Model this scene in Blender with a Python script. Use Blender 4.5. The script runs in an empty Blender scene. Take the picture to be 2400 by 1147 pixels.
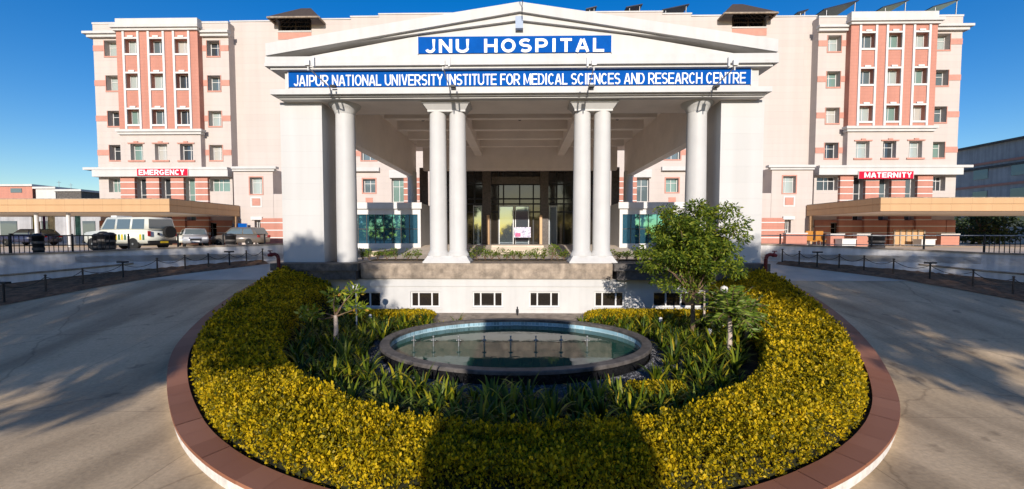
import bpy, math, random
import numpy as np
from mathutils import Vector, Matrix, Euler
R = math.radians
random.seed(7); rng = np.random.default_rng(7)
scene = bpy.context.scene
COL = scene.collection
# ------------------------------------------------------------------ camera, sky, sun, exposure
CAMZ = 3.6; PITCH = 2.5; YAW = 1.03; F = 1000.0; SH = 0.0084
cd = bpy.data.cameras.new('camera'); cam = bpy.data.objects.new('camera', cd); COL.objects.link(cam)
cam.location = (0, 0, CAMZ); cam.rotation_euler = (R(90 - PITCH), 0, R(YAW))
cd.sensor_width = 36; cd.lens = 36 * F / 2400; cd.shift_y = SH; cd.clip_end = 3000; cd.clip_start = .05
scene.camera = cam
SUN_EL = 17.4
w = bpy.data.worlds.new('World'); scene.world = w; w.use_nodes = True
nt = w.node_tree; nt.nodes.clear()
sky = nt.nodes.new('ShaderNodeTexSky'); sky.sky_type = 'NISHITA'; sky.sun_disc = False
sky.sun_elevation = R(SUN_EL); sky.sun_rotation = R(180); sky.altitude = 400
sky.air_density = 1.1; sky.dust_density = 0.5; sky.ozone_density = 3.2
hs = nt.nodes.new('ShaderNodeHueSaturation'); hs.inputs['Saturation'].default_value = 1.4; hs.inputs['Hue'].default_value = .512; hs.inputs['Value'].default_value = 0.86
bg = nt.nodes.new('ShaderNodeBackground'); bg.inputs['Strength'].default_value = 0.15
ow = nt.nodes.new('ShaderNodeOutputWorld')
nt.links.new(sky.outputs[0], hs.inputs['Color']); nt.links.new(hs.outputs[0], bg.inputs[0]); nt.links.new(bg.outputs[0], ow.inputs[0])
sd = bpy.data.lights.new('sun', 'SUN'); sd.energy = 4.8; sd.angle = R(0.55); sd.color = (1.0, 0.925, 0.83)
sun = bpy.data.objects.new('sun', sd); COL.objects.link(sun); sun.location = (0, -30, 30)
sun.rotation_euler = (R(90 - SUN_EL), 0, 0)          # light travels towards +Y and down
scene.view_settings.view_transform = 'Standard'; scene.view_settings.look = 'None'
scene.view_settings.exposure = 0.25; scene.view_settings.gamma = 1
# ------------------------------------------------------------------ measuring helpers (pixel of the photo -> point on a real plane)
CM = Euler((R(90 - PITCH), 0, R(YAW))).to_matrix()
def ray(px, py): return CM @ Vector(((px - 1200) / F, (573.5 - py) / F + 2.4 * SH, -1))
def at(px, py, Y):
    d = ray(px, py); k = Y / d.y; return (d.x * k, CAMZ + d.z * k)
def PX(px, py, Y): return at(px, py, Y)[0]
def PZ(px, py, Y): return at(px, py, Y)[1]
def atz(px, py, z):
    d = ray(px, py); k = (z - CAMZ) / d.z; return (d.x * k, d.y * k)
# ------------------------------------------------------------------ mesh helpers
ORG = {}
def smooth01(t): t = max(0., min(1., t)); return t * t * (3 - 2 * t)
class MB:
    def __init__(s): s.v = []; s.f = []; s.sm = []
    def add(s, vs, fs, smooth=False):
        o = len(s.v); s.v += [tuple(p) for p in vs]; s.f += [tuple(i + o for i in f) for f in fs]; s.sm += [smooth] * len(fs); return s
    def box(s, x0, x1, y0, y1, z0, z1):
        x0, x1 = min(x0, x1), max(x0, x1); y0, y1 = min(y0, y1), max(y0, y1); z0, z1 = min(z0, z1), max(z0, z1)
        return s.add([(x0,y0,z0),(x1,y0,z0),(x1,y1,z0),(x0,y1,z0),(x0,y0,z1),(x1,y0,z1),(x1,y1,z1),(x0,y1,z1)],
              [(0,3,2,1),(4,5,6,7),(0,1,5,4),(1,2,6,5),(2,3,7,6),(3,0,4,7)])
    def quad(s, a, b, c, d): return s.add([a, b, c, d], [(0, 1, 2, 3)])
    def prism(s, poly, y0, y1):            # poly in (x,z), extruded along y
        n = len(poly)
        A = sum(poly[i][0]*poly[(i+1)%n][1]-poly[(i+1)%n][0]*poly[i][1] for i in range(n))
        if A < 0: poly = poly[::-1]
        vs = [(x, y0, z) for x, z in poly] + [(x, y1, z) for x, z in poly]
        return s.add(vs, [tuple(range(n)), tuple(range(2*n-1, n-1, -1))] + [(i, i+n, (i+1)%n+n, (i+1)%n) for i in range(n)])
    def prismz(s, poly, z0, z1):           # poly in (x,y)
        n = len(poly)
        A = sum(poly[i][0]*poly[(i+1)%n][1]-poly[(i+1)%n][0]*poly[i][1] for i in range(n))
        if A < 0: poly = poly[::-1]
        vs = [(x, y, z0) for x, y in poly] + [(x, y, z1) for x, y in poly]
        return s.add(vs, [tuple(range(n-1, -1, -1)), tuple(range(n, 2*n))] + [(i, (i+1)%n, (i+1)%n+n, i+n) for i in range(n)])
    def cyl(s, p0, p1, r0, r1=None, n=12, caps=True):
        r1 = r0 if r1 is None else r1; p0 = Vector(p0); p1 = Vector(p1); d = (p1 - p0).normalized()
        u = d.cross(Vector((0, 0, 1)) if abs(d.z) < .9 else Vector((1, 0, 0))).normalized(); w_ = d.cross(u)
        vs = []
        for p, r in ((p0, r0), (p1, r1)):
            for i in range(n):
                a = 2 * math.pi * i / n; vs.append(p + u * (r * math.cos(a)) + w_ * (r * math.sin(a)))
        s.add(vs, [(i, i+n, (i+1) % n + n, (i+1) % n) for i in range(n)], True)
        if caps: s.add(vs, [tuple(range(n)), tuple(range(2*n-1, n-1, -1))])
        return s
    def lathe(s, prof, c, n=32, axis='z', smooth=True):      # prof (r,h)
        vs = []
        for r, h in prof:
            for i in range(n):
                a = 2*math.pi*i/n; x, y = r*math.cos(a), r*math.sin(a)
                vs.append((c[0]+x, c[1]+y, c[2]+h) if axis == 'z' else (c[0]+x, c[1]+h, c[2]+y))
        m = len(prof); fs = [(k*n+i, k*n+(i+1)%n, (k+1)*n+(i+1)%n, (k+1)*n+i) for k in range(m-1) for i in range(n)]
        if axis != 'z': fs = [f[::-1] for f in fs]
        s.add(vs, fs, smooth)
        if prof[0][0] > 1e-4: s.add(vs[:n], [tuple(range(n-1, -1, -1)) if axis == 'z' else tuple(range(n))])
        if prof[-1][0] > 1e-4: s.add(vs[-n:], [tuple(range(n)) if axis == 'z' else tuple(range(n-1, -1, -1))])
        return s
    def tube(s, pts, r, n=8):
        rs = r if isinstance(r, (list, tuple)) else [r]*len(pts)
        for i in range(len(pts)-1): s.cyl(pts[i], pts[i+1], rs[i], rs[i+1], n, caps=(i in (0, len(pts)-2)))
        return s
    def build(s, name, mat, parent=None, org=None, mir=1):
        v = s.v; f = s.f
        if mir < 0: v = [(-a, b, c) for a, b, c in v]; f = [t[::-1] for t in f]
        if parent is not None: org = ORG.get(parent.name, (0, 0, 0))
        org = org or (0, 0, 0)
        me = bpy.data.meshes.new(name)
        me.from_pydata([(a-org[0], b-org[1], c-org[2]) for a, b, c in v], [], f)
        me.polygons.foreach_set('use_smooth', s.sm); me.materials.append(mat); me.update()
        o = bpy.data.objects.new(name, me); COL.objects.link(o)
        if parent is not None: o.parent = parent; ORG[o.name] = org
        else: o.location = org; ORG[o.name] = org
        return o
def npmesh(name, V, Q, mat, parent=None, org=(0, 0, 0), smooth=False):
    V = np.asarray(V, dtype=np.float32); Q = np.asarray(Q, dtype=np.int32)
    if parent is not None: org = ORG.get(parent.name, (0, 0, 0))
    V = V - np.array(org, dtype=np.float32)
    me = bpy.data.meshes.new(name); k = Q.shape[1]
    me.vertices.add(len(V)); me.vertices.foreach_set('co', V.ravel())
    me.loops.add(Q.size); me.loops.foreach_set('vertex_index', Q.ravel())
    me.polygons.add(len(Q)); me.polygons.foreach_set('loop_start', np.arange(0, Q.size, k, dtype=np.int32))
    me.polygons.foreach_set('use_smooth', np.full(len(Q), smooth))
    me.materials.append(mat); me.update(calc_edges=True); me.validate()
    o = bpy.data.objects.new(name, me); COL.objects.link(o)
    if parent is not None: o.parent = parent
    else: o.location = org
    ORG[o.name] = org
    return o
def tag(o, label=None, cat=None, group=None, kind=None):
    if label: o['label'] = label
    if cat: o['category'] = cat
    if group: o['group'] = group
    if kind: o['kind'] = kind
    return o
def thing(name, loc, label, cat, group=None):
    o = bpy.data.objects.new(name, None); COL.objects.link(o); o.location = loc; o.empty_display_size = .3
    ORG[o.name] = tuple(loc); return tag(o, label, cat, group)
def copy_tree(o, parent=None):
    c = o.copy(); COL.objects.link(c)
    if parent is not None: c.parent = parent
    for ch in list(o.children): copy_tree(ch, c)
    return c
# ------------------------------------------------------------------ materials
def newmat(name):
    m = bpy.data.materials.new(name); m.use_nodes = True; n = m.node_tree.nodes; b = n['Principled BSDF']
    return m, n, m.node_tree.links, b
def mat(name, c, rough=.7, var=.06, scale=1.5, bump=0., bscale=20., metal=0., spec=.25, streak=0., c2=None):
    m, n, l, b = newmat(name)
    b.inputs['Roughness'].default_value = rough; b.inputs['Metallic'].default_value = metal; b.inputs['Specular IOR Level'].default_value = spec
    tc = n.new('ShaderNodeTexCoord'); no = n.new('ShaderNodeTexNoise'); no.inputs['Scale'].default_value = scale; no.inputs['Detail'].default_value = 8; no.inputs['Roughness'].default_value = .65
    l.new(tc.outputs['Object'], no.inputs['Vector'])
    cr = n.new('ShaderNodeValToRGB'); l.new(no.outputs[0], cr.inputs[0])
    lo = [x*(1-var*2) for x in c]; hi = [min(1, x*(1+var*1.4)) for x in (c2 or c)]
    cr.color_ramp.elements[0].position = .32; cr.color_ramp.elements[0].color = (*lo, 1)
    cr.color_ramp.elements[1].position = .68; cr.color_ramp.elements[1].color = (*hi, 1)
    out = cr.outputs[0]
    if streak:
        mp = n.new('ShaderNodeMapping'); mp.inputs['Scale'].default_value = (2.2, 2.2, .12); l.new(tc.outputs['Object'], mp.inputs[0])
        n2 = n.new('ShaderNodeTexNoise'); n2.inputs['Scale'].default_value = 1.6; n2.inputs['Detail'].default_value = 7; l.new(mp.outputs[0], n2.inputs['Vector'])
        r2 = n.new('ShaderNodeValToRGB'); r2.color_ramp.elements[0].position = .36; r2.color_ramp.elements[0].color = (1-streak,)*3+(1,)
        r2.color_ramp.elements[1].position = .6; r2.color_ramp.elements[1].color = (1, 1, 1, 1); l.new(n2.outputs[0], r2.inputs[0])
        mx = n.new('ShaderNodeMix'); mx.data_type = 'RGBA'; mx.blend_type = 'MULTIPLY'; mx.inputs[0].default_value = 1
        l.new(out, mx.inputs[6]); l.new(r2.outputs[0], mx.inputs[7]); out = mx.outputs[2]
    l.new(out, b.inputs['Base Color'])
    if bump:
        nb = n.new('ShaderNodeTexNoise'); nb.inputs['Scale'].default_value = bscale; nb.inputs['Detail'].default_value = 6; l.new(tc.outputs['Object'], nb.inputs['Vector'])
        bp = n.new('ShaderNodeBump'); bp.inputs['Strength'].default_value = bump; bp.inputs['Distance'].default_value = .03
        l.new(nb.outputs[0], bp.inputs['Height']); l.new(bp.outputs[0], b.inputs['Normal'])
    return m
def panelmat(name, c, line, bw=2.4, rh=.6, mortar=.012, rough=.75, var=.04, streak=.12, off=.5, flat=False, c2=None, usey=False):
    m, n, l, b = newmat(name); b.inputs['Roughness'].default_value = rough; b.inputs['Specular IOR Level'].default_value = .3
    tc = n.new('ShaderNodeTexCoord'); sp = n.new('ShaderNodeSeparateXYZ'); l.new(tc.outputs['Object'], sp.inputs[0])
    cb = n.new('ShaderNodeCombineXYZ')
    if flat: l.new(sp.outputs[0], cb.inputs[0]); l.new(sp.outputs[1], cb.inputs[1])
    else:
        ad = n.new('ShaderNodeMath'); ad.operation = 'ADD'; l.new(sp.outputs[0], ad.inputs[0]); l.new(sp.outputs[1], ad.inputs[1])
        l.new(ad.outputs[0], cb.inputs[0]); l.new(sp.outputs[2], cb.inputs[1])
    bk = n.new('ShaderNodeTexBrick'); l.new(cb.outputs[0], bk.inputs['Vector']); bk.offset = off
    bk.inputs['Scale'].default_value = 1; bk.inputs['Brick Width'].default_value = bw; bk.inputs['Row Height'].default_value = rh
    bk.inputs['Mortar Size'].default_value = mortar; bk.inputs['Mortar Smooth'].default_value = .3
    bk.inputs['Color1'].default_value = (*c, 1); bk.inputs['Color2'].default_value = (*(c2 or [x*(1-var) for x in c]), 1); bk.inputs['Mortar'].default_value = (*line, 1)
    mp = n.new('ShaderNodeMapping'); mp.inputs['Scale'].default_value = (1.3, 1.3, .1 if not flat else 1.3); l.new(tc.outputs['Object'], mp.inputs[0])
    n2 = n.new('ShaderNodeTexNoise'); n2.inputs['Scale'].default_value = 1.1; n2.inputs['Detail'].default_value = 8; l.new(mp.outputs[0], n2.inputs['Vector'])
    r2 = n.new('ShaderNodeValToRGB'); r2.color_ramp.elements[0].position = .34; r2.color_ramp.elements[0].color = (1-streak, 1-streak*1.05, 1-streak*1.15, 1)
    r2.color_ramp.elements[1].position = .62; r2.color_ramp.elements[1].color = (1, 1, 1, 1); l.new(n2.outputs[0], r2.inputs[0])
    mx = n.new('ShaderNodeMix'); mx.data_type = 'RGBA'; mx.blend_type = 'MULTIPLY'; mx.inputs[0].default_value = 1
    l.new(bk.outputs[0], mx.inputs[6]); l.new(r2.outputs[0], mx.inputs[7]); l.new(mx.outputs[2], b.inputs['Base Color'])
    bp = n.new('ShaderNodeBump'); bp.inputs['Strength'].default_value = .35; bp.inputs['Distance'].default_value = .02; bp.invert = True
    l.new(bk.outputs['Fac'], bp.inputs['Height']); l.new(bp.outputs[0], b.inputs['Normal'])
    return m
def glassmat(name, c, rough=.04, metal=.0, spec=.8, wav=.006):
    m, n, l, b = newmat(name); b.inputs['Base Color'].default_value = (*c, 1); b.inputs['Roughness'].default_value = rough
    b.inputs['Metallic'].default_value = metal; b.inputs['Specular IOR Level'].default_value = spec; b.inputs['IOR'].default_value = 1.6
    tc = n.new('ShaderNodeTexCoord'); nb = n.new('ShaderNodeTexNoise'); nb.inputs['Scale'].default_value = 1.2; l.new(tc.outputs['Object'], nb.inputs['Vector'])
    bp = n.new('ShaderNodeBump'); bp.inputs['Strength'].default_value = .5; bp.inputs['Distance'].default_value = wav
    l.new(nb.outputs[0], bp.inputs['Height']); l.new(bp.outputs[0], b.inputs['Normal'])
    return m
def leafmat(name, cols, rough=.5, trans=.25, poss=None, spec=.35, patch=0.):
    m, n, l, b = newmat(name)
    g = n.new('ShaderNodeNewGeometry'); cr = n.new('ShaderNodeValToRGB'); 
    if patch:      # real patches of greener and yellower growth
        tc = n.new('ShaderNodeTexCoord'); pn = n.new('ShaderNodeTexNoise'); pn.inputs['Scale'].default_value = 1.7; pn.inputs['Detail'].default_value = 4; l.new(tc.outputs['Object'], pn.inputs['Vector'])
        ma = n.new('ShaderNodeMath'); ma.operation = 'MULTIPLY_ADD'; ma.inputs[1].default_value = patch*2; ma.inputs[2].default_value = -patch; l.new(pn.outputs[0], ma.inputs[0])
        mb = n.new('ShaderNodeMath'); mb.operation = 'ADD'; mb.use_clamp = True; l.new(ma.outputs[0], mb.inputs[0]); l.new(g.outputs['Random Per Island'], mb.inputs[1]); l.new(mb.outputs[0], cr.inputs[0])
    else: l.new(g.outputs['Random Per Island'], cr.inputs[0])
    els = cr.color_ramp.elements
    while len(els) < len(cols): els.new(.5)
    for i, c in enumerate(cols): els[i].position = poss[i] if poss else i/(len(cols)-1); els[i].color = (*c, 1)
    l.new(cr.outputs[0], b.inputs['Base Color']); b.inputs['Roughness'].default_value = rough; b.inputs['Specular IOR Level'].default_value = spec
    if trans:
        t = n.new('ShaderNodeBsdfTranslucent'); l.new(cr.outputs[0], t.inputs[0]); ms = n.new('ShaderNodeMixShader'); ms.inputs[0].default_value = trans
        out = n['Material Output']; l.new(b.outputs[0], ms.inputs[1]); l.new(t.outputs[0], ms.inputs[2]); l.new(ms.outputs[0], out.inputs[0])
    return m
M = {}
M['pink'] = panelmat('pink_stone_cladding', (.51, .445, .405), (.455, .395, .36), 11.0, .62, .010, streak=.06)
M['ivory'] = panelmat('ivory_stone_panel', (.54, .525, .505), (.50, .485, .47), 9, .72, .007, streak=.08)
M['white'] = mat('white_weathered_paint', (.525, .51, .49), .6, .03, .8, streak=.06)
M['white2'] = mat('clean_white_paint', (.60, .585, .565), .55, .03, 2.0)
M['ceiling'] = mat('cream_ceiling_paint', (.80, .72, .65), .8, .04, .8)
M['red'] = panelmat('red_stone_cladding', (.47, .21, .155), (.38, .165, .12), .9, .3, .008, streak=.1)
M['redpaint'] = mat('red_painted_band', (.49, .235, .18), .7, .06, 2)
M['tan'] = panelmat('tan_metal_cladding', (.52, .32, .165), (.34, .2, .1), 1.5, 40, .012, rough=.45, streak=.06)
M['grey'] = mat('plain_grey_render', (.42, .41, .41), .8, .1, .5, streak=.2)
M['stone'] = mat('brown_stone_coping', (.34, .27, .205), .7, .22, 3.0, .4, 30, streak=.25)
M['greystone'] = mat('grey_granite', (.10, .088, .08), .55, .25, 4.0, .35, 40)
M['glass'] = glassmat('window_glass', (.10, .13, .14), .05)
M['glass2'] = glassmat('dark_window_glass', (.04, .045, .05), .05)  # darker pane tone, mixed in at random for variety
M['glass3'] = glassmat('window_glass_with_pale_curtain', (.42, .40, .36), .15)
M['glass4'] = glassmat('greenish_window_glass', (.16, .24, .21), .06)
M['lightglass'] = glassmat('curtained_window_glass', (.34, .38, .36), .08)
M['teal'] = glassmat('teal_reflective_glass', (.12, .38, .55), .03, .85, wav=.003)
M['wet_shade'] = mat('wet_shadowed_stone', (.012, .012, .013), .18, .3, 12, .6, 25, spec=.4)  # wet stone; its black also carries the shadow under the pool rim
M['post'] = mat('dark_brown_post', (.075, .055, .042), .7, .2, 8)
M['darkglass'] = glassmat('dark_entrance_glass', (.022, .018, .015), .06, spec=.5)
M['doorglass'] = glassmat('mirror_door_glass', (.22, .27, .31), .04, .8, wav=.003)
M['dark'] = mat('dark_brown_granite', (.09, .072, .062), .35, .2, 6)
M['black'] = mat('black_metal', (.02, .02, .022), .45, .1, 5)
M['steel'] = mat('grey_galvanised_steel', (.28, .28, .28), .4, .1, 8, metal=.6)
M['blue'] = mat('blue_sign_board', (.002, .075, .33), .8, .05, 3, spec=.06)
M['lett'] = mat('white_sign_lettering', (.78, .78, .78), .4, .02, 5)
M['redsign'] = mat('red_sign_board', (.55, .012, .04), .7, .05, 3, spec=.1)
M['darkred'] = mat('dark_red_pipe_paint', (.11, .012, .014), .35, .15, 9)
M['kerbtop'] = mat('red_brown_kerb_stone', (.28, .11, .07), .6, .12, 2.5, .2, 40, c2=(.33, .135, .09))
M['kerbstone'] = leafmat('red_brown_kerb_stones', [(.235, .092, .048), (.275, .112, .062), (.32, .138, .078)], .6, 0)
M['kerbface'] = mat('chipped_white_kerb_paint', (.66, .62, .57), .7, .12, 5, .3, 20)
M['retain'] = mat('grey_white_rendered_wall', (.64, .61, .59), .8, .08, .7, .2, 12, streak=.2)
M['soil'] = mat('brown_soil', (.22, .115, .06), .95, .3, 4, .8, 14)
M['gardensoil'] = mat('dark_garden_soil', (.045, .034, .022), .95, .3, 5, .9, 12)
M['gravelbed'] = mat('grey_gravel_bed', (.06, .06, .065), .8, .45, 16, 1., 50)
M['gravel'] = leafmat('grey_gravel_stone', [(.035, .035, .04), (.10, .10, .11), (.24, .235, .24)], .8, 0)
M['tile'] = panelmat('pale_blue_pool_tile', (.34, .55, .66), (.5, .62, .66), .12, .12, .008, rough=.3, var=.5, streak=.2)
M['bark'] = mat('brown_bark', (.17, .11, .07), .9, .25, 6, .8, 18)
M['limewash'] = mat('limewashed_bark', (.50, .40, .33), .85, .2, 5, .6, 16)
M['solar'] = mat('dark_solar_panel', (.03, .035, .05), .2, .1, 4)
M['parking'] = mat('beige_parking_paving', (.60, .49, .37), .85, .1, .5, .2, 9)
M['floor'] = panelmat('beige_porch_floor', (.62, .52, .42), (.48, .4, .32), .9, .9, .012, flat=True, streak=.14)
# concrete road
def roadmat():
    m, n, l, b = newmat('worn_concrete_road'); b.inputs['Roughness'].default_value = .82; b.inputs['Specular IOR Level'].default_value = .3
    tc = n.new('ShaderNodeTexCoord')
    a = n.new('ShaderNodeTexNoise'); a.inputs['Scale'].default_value = .22; a.inputs['Detail'].default_value = 9; a.inputs['Roughness'].default_value = .6; a.inputs['Distortion'].default_value = .6
    l.new(tc.outputs['Object'], a.inputs['Vector'])
    r = n.new('ShaderNodeValToRGB'); l.new(a.outputs[0], r.inputs[0]); e = r.color_ramp.elements
    e[0].position = .33; e[0].color = (.56, .405, .245, 1); e[1].position = .68; e[1].color = (.73, .545, .34, 1)
    # tyre-worn dark tracks and stains
    mp = n.new('ShaderNodeMapping'); mp.inputs['Scale'].default_value = (.9, .16, 1); mp.inputs['Rotation'].default_value = (0, 0, .35); l.new(tc.outputs['Object'], mp.inputs[0])
    s = n.new('ShaderNodeTexNoise'); s.inputs['Scale'].default_value = .9; s.inputs['Detail'].default_value = 8; l.new(mp.outputs[0], s.inputs['Vector'])
    r2 = n.new('ShaderNodeValToRGB'); l.new(s.outputs[0], r2.inputs[0]); e = r2.color_ramp.elements
    e[0].position = .34; e[0].color = (.60, .59, .58, 1); e[1].position = .58; e[1].color = (1, 1, 1, 1)
    mx = n.new('ShaderNodeMix'); mx.data_type = 'RGBA'; mx.blend_type = 'MULTIPLY'; mx.inputs[0].default_value = 1; l.new(r.outputs[0], mx.inputs[6]); l.new(r2.outputs[0], mx.inputs[7])
    # fine cracks
    v = n.new('ShaderNodeTexVoronoi'); v.feature = 'DISTANCE_TO_EDGE'; v.inputs['Scale'].default_value = .28
    nd = n.new('ShaderNodeTexNoise'); nd.inputs['Scale'].default_value = 1.3; nd.inputs['Detail'].default_value = 5; l.new(tc.outputs['Object'], nd.inputs['Vector'])
    mv = n.new('ShaderNodeMix'); mv.data_type = 'VECTOR'; mv.inputs[0].default_value = .35; l.new(tc.outputs['Object'], mv.inputs[4]); l.new(nd.outputs['Color'], mv.inputs[5]); l.new(mv.outputs[1], v.inputs['Vector'])
    r3 = n.new('ShaderNodeValToRGB'); l.new(v.outputs[0], r3.inputs[0]); e = r3.color_ramp.elements
    e[0].position = 0.001; e[0].color = (.62, .6, .58, 1); e[1].position = .006; e[1].color = (1, 1, 1, 1)
    m2 = n.new('ShaderNodeMix'); m2.data_type = 'RGBA'; m2.blend_type = 'MULTIPLY'; m2.inputs[0].default_value = .8; l.new(mx.outputs[2], m2.inputs[6]); l.new(r3.outputs[0], m2.inputs[7])
    f = n.new('ShaderNodeTexNoise'); f.inputs['Scale'].default_value = 14; f.inputs['Detail'].default_value = 6; l.new(tc.outputs['Object'], f.inputs['Vector'])
    r4 = n.new('ShaderNodeValToRGB'); l.new(f.outputs[0], r4.inputs[0]); e = r4.color_ramp.elements; e[0].position = .3; e[0].color = (.80,)*3+(1,); e[1].position = .7; e[1].color = (1.0,)*3+(1,)
    m3 = n.new('ShaderNodeMix'); m3.data_type = 'RGBA'; m3.blend_type = 'MULTIPLY'; m3.inputs[0].default_value = 1; l.new(m2.outputs[2], m3.inputs[6]); l.new(r4.outputs[0], m3.inputs[7])
    # thin joints between large cast slabs
    jb = n.new('ShaderNodeTexBrick'); jb.offset = 0; jb.inputs['Scale'].default_value = 1; jb.inputs['Brick Width'].default_value = 5.5; jb.inputs['Row Height'].default_value = 4.2; jb.inputs['Mortar Size'].default_value = .012
    jb.inputs['Color1'].default_value = (1, 1, 1, 1); jb.inputs['Color2'].default_value = (.93, .93, .92, 1); jb.inputs['Mortar'].default_value = (.62, .60, .57, 1)
    l.new(tc.outputs['Object'], jb.inputs['Vector'])
    m4 = n.new('ShaderNodeMix'); m4.data_type = 'RGBA'; m4.blend_type = 'MULTIPLY'; m4.inputs[0].default_value = .75; l.new(m3.outputs[2], m4.inputs[6]); l.new(jb.outputs[0], m4.inputs[7])
    # small oil and tyre spots
    os_ = n.new('ShaderNodeTexNoise'); os_.inputs['Scale'].default_value = 1.9; os_.inputs['Detail'].default_value = 3; l.new(tc.outputs['Object'], os_.inputs['Vector'])
    r5 = n.new('ShaderNodeValToRGB'); l.new(os_.outputs[0], r5.inputs[0]); e = r5.color_ramp.elements; e[0].position = .27; e[0].color = (.62, .61, .6, 1); e[1].position = .36; e[1].color = (1, 1, 1, 1)
    m5 = n.new('ShaderNodeMix'); m5.data_type = 'RGBA'; m5.blend_type = 'MULTIPLY'; m5.inputs[0].default_value = 1; l.new(m4.outputs[2], m5.inputs[6]); l.new(r5.outputs[0], m5.inputs[7])
    l.new(m5.outputs[2], b.inputs['Base Color'])
    bp = n.new('ShaderNodeBump'); bp.inputs['Strength'].default_value = .25; bp.inputs['Distance'].default_value = .02; l.new(f.outputs[0], bp.inputs['Height']); l.new(bp.outputs[0], b.inputs['Normal'])
    return m
M['road'] = roadmat()
def watermat():
    m, n, l, b = newmat('green_pool_water'); b.inputs['Base Color'].default_value = (.022, .075, .052, 1); b.inputs['Roughness'].default_value = .03
    b.inputs['IOR'].default_value = 1.27; b.inputs['Specular IOR Level'].default_value = .5
    tc = n.new('ShaderNodeTexCoord'); nb = n.new('ShaderNodeTexNoise'); nb.inputs['Scale'].default_value = 2.2; nb.inputs['Detail'].default_value = 3; l.new(tc.outputs['Object'], nb.inputs['Vector'])
    bp = n.new('ShaderNodeBump'); bp.inputs['Strength'].default_value = .25; bp.inputs['Distance'].default_value = .012; l.new(nb.outputs[0], bp.inputs['Height']); l.new(bp.outputs[0], b.inputs['Normal'])
    return m
M['water'] = watermat()
M['hedge'] = leafmat('golden_hedge_leaf', [(.055, .06, .005), (.24, .20, .006), (.54, .39, .008), (.80, .54, .015)], .5, .42, [0, .3, .66, 1], .22, patch=.55)
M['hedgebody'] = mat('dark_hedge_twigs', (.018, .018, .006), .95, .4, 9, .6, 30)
M['strap'] = leafmat('green_strap_leaf', [(.02, .04, .005), (.05, .085, .008), (.15, .19, .01), (.45, .37, .02), (.48, .22, .03)], .45, .3, [0, .42, .70, .93, 1], .25)
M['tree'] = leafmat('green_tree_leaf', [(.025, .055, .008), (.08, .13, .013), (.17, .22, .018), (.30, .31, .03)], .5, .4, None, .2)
M['palm'] = leafmat('bright_frond_leaf', [(.05, .10, .012), (.13, .20, .02), (.24, .28, .03)], .45, .3)
M['frang'] = leafmat('broad_yellow_green_leaf', [(.06, .12, .012), (.20, .26, .02), (.34, .34, .03), (.5, .22, .04)], .45, .3, [0, .5, .9, 1])
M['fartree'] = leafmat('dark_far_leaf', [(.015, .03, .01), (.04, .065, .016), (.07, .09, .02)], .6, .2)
# ================================================================== GROUND, ROAD, PLANTER
def ramp(y):
    a, b = 9.3, 22.7; s = 2.28 / (b - a)
    if y <= a - .8: return 0.
    if y < a + .8: t = (y - a + .8); return s * t * t / 3.2
    if y > b + 1.0: return 2.28
    if y > b - 1.0: t = (b + 1.0 - y); return 2.28 - s * t * t / 4.0
    return s * (y - a)
def K(y): return ramp(y) + .25
def atramp(px, py, dz=0.):
    d = ray(px, py); y = 3.
    while y < 60:
        if CAMZ + d.z * y / d.y <= ramp(y) + dz: break
        y += .02
    return (d.x * y / d.y, y)
CY = 18.9
def lf(y): return 1-.055*smooth01((11.5-y)/4)           # the planter is slightly flatter on its left front
def ell(a, b, t):
    x, y = a * math.sin(t), CY - b * math.cos(t); return (x*(lf(y) if x < 0 else 1), y)       # t=-90..90 deg, 0 = front
def xin(y, a=10.85, b=14.15):
    q = (CY - y) / b
    return a if q <= 0 else (a * math.sqrt(1 - q*q) if q < 1 else 0.)
ground = MB().quad((-900, -600, -.4), (900, -600, -.4), (900, 1200, -.4), (-900, 1200, -.4)).build('ground', M['soil']); tag(ground, kind='structure')
for sx in (-1, 1):
    ys = list(np.arange(-60, 3, 3.)) + list(np.arange(3, 34.01, .35)); V = []; Q = []; nc = 10
    for y in ys:
        x0 = (xin(y) if y < CY else 11.02)*(lf(y) if sx < 0 else 1)
        for k in range(nc + 1): V.append((sx * (x0 + (46 - x0) * (k / nc) ** 1.3), y, ramp(y)))
    for r in range(len(ys) - 1):
        for k in range(nc):
            a = r*(nc+1)+k; q = (a, a+1, a+nc+2, a+nc+1); Q.append(q if sx > 0 else q[::-1])
    o = npmesh('road', V, Q, M['road'], smooth=True); tag(o, 'sloping concrete drive on the %s of the oval planter' % ('left' if sx < 0 else 'right'), kind='structure')
# upper apron of smoother concrete across the top of each ramp
for sx in (-1, 1):
    V = []; Q = []; ys = list(np.arange(18.6, 30.01, .3))
    for y in ys: V += [(sx*11.03, y, ramp(y)+.012), (sx*19, y, ramp(y)+.012)]
    Q = [((2*i, 2*i+1, 2*i+3, 2*i+2) if sx > 0 else (2*i+2, 2*i+3, 2*i+1, 2*i)) for i in range(len(ys)-1)]
    o = npmesh('pavement', V, Q, M['parking']); tag(o, kind='structure')
WPX = [(652, 610.5, 574.5), (445, 625.5, 581.5), (314, 637, 587), (178, 650, 594), (0, 671, 599)]
WALL = []; WTOP = []; WBOT = []
for a_, b_, c_ in WPX:
    p_ = atramp(a_, b_); WALL.append(p_); WTOP.append(CAMZ + (PZ(a_, c_, p_[1])-CAMZ)); WBOT.append(ramp(p_[1])-.4)
d_ = (WALL[-1][0]-WALL[-3][0], WALL[-1][1]-WALL[-3][1]); k_ = 26/abs(d_[0])
WALL = [(WALL[0][0]+1.8, WALL[0][1]+1.3)] + WALL + [(WALL[-1][0]+d_[0]*k_, max(.3, WALL[-1][1]+d_[1]*k_))]
WTOP = [WTOP[0]] + WTOP + [WTOP[-1]]; WBOT = [WBOT[0]] + WBOT + [-.4]
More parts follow.
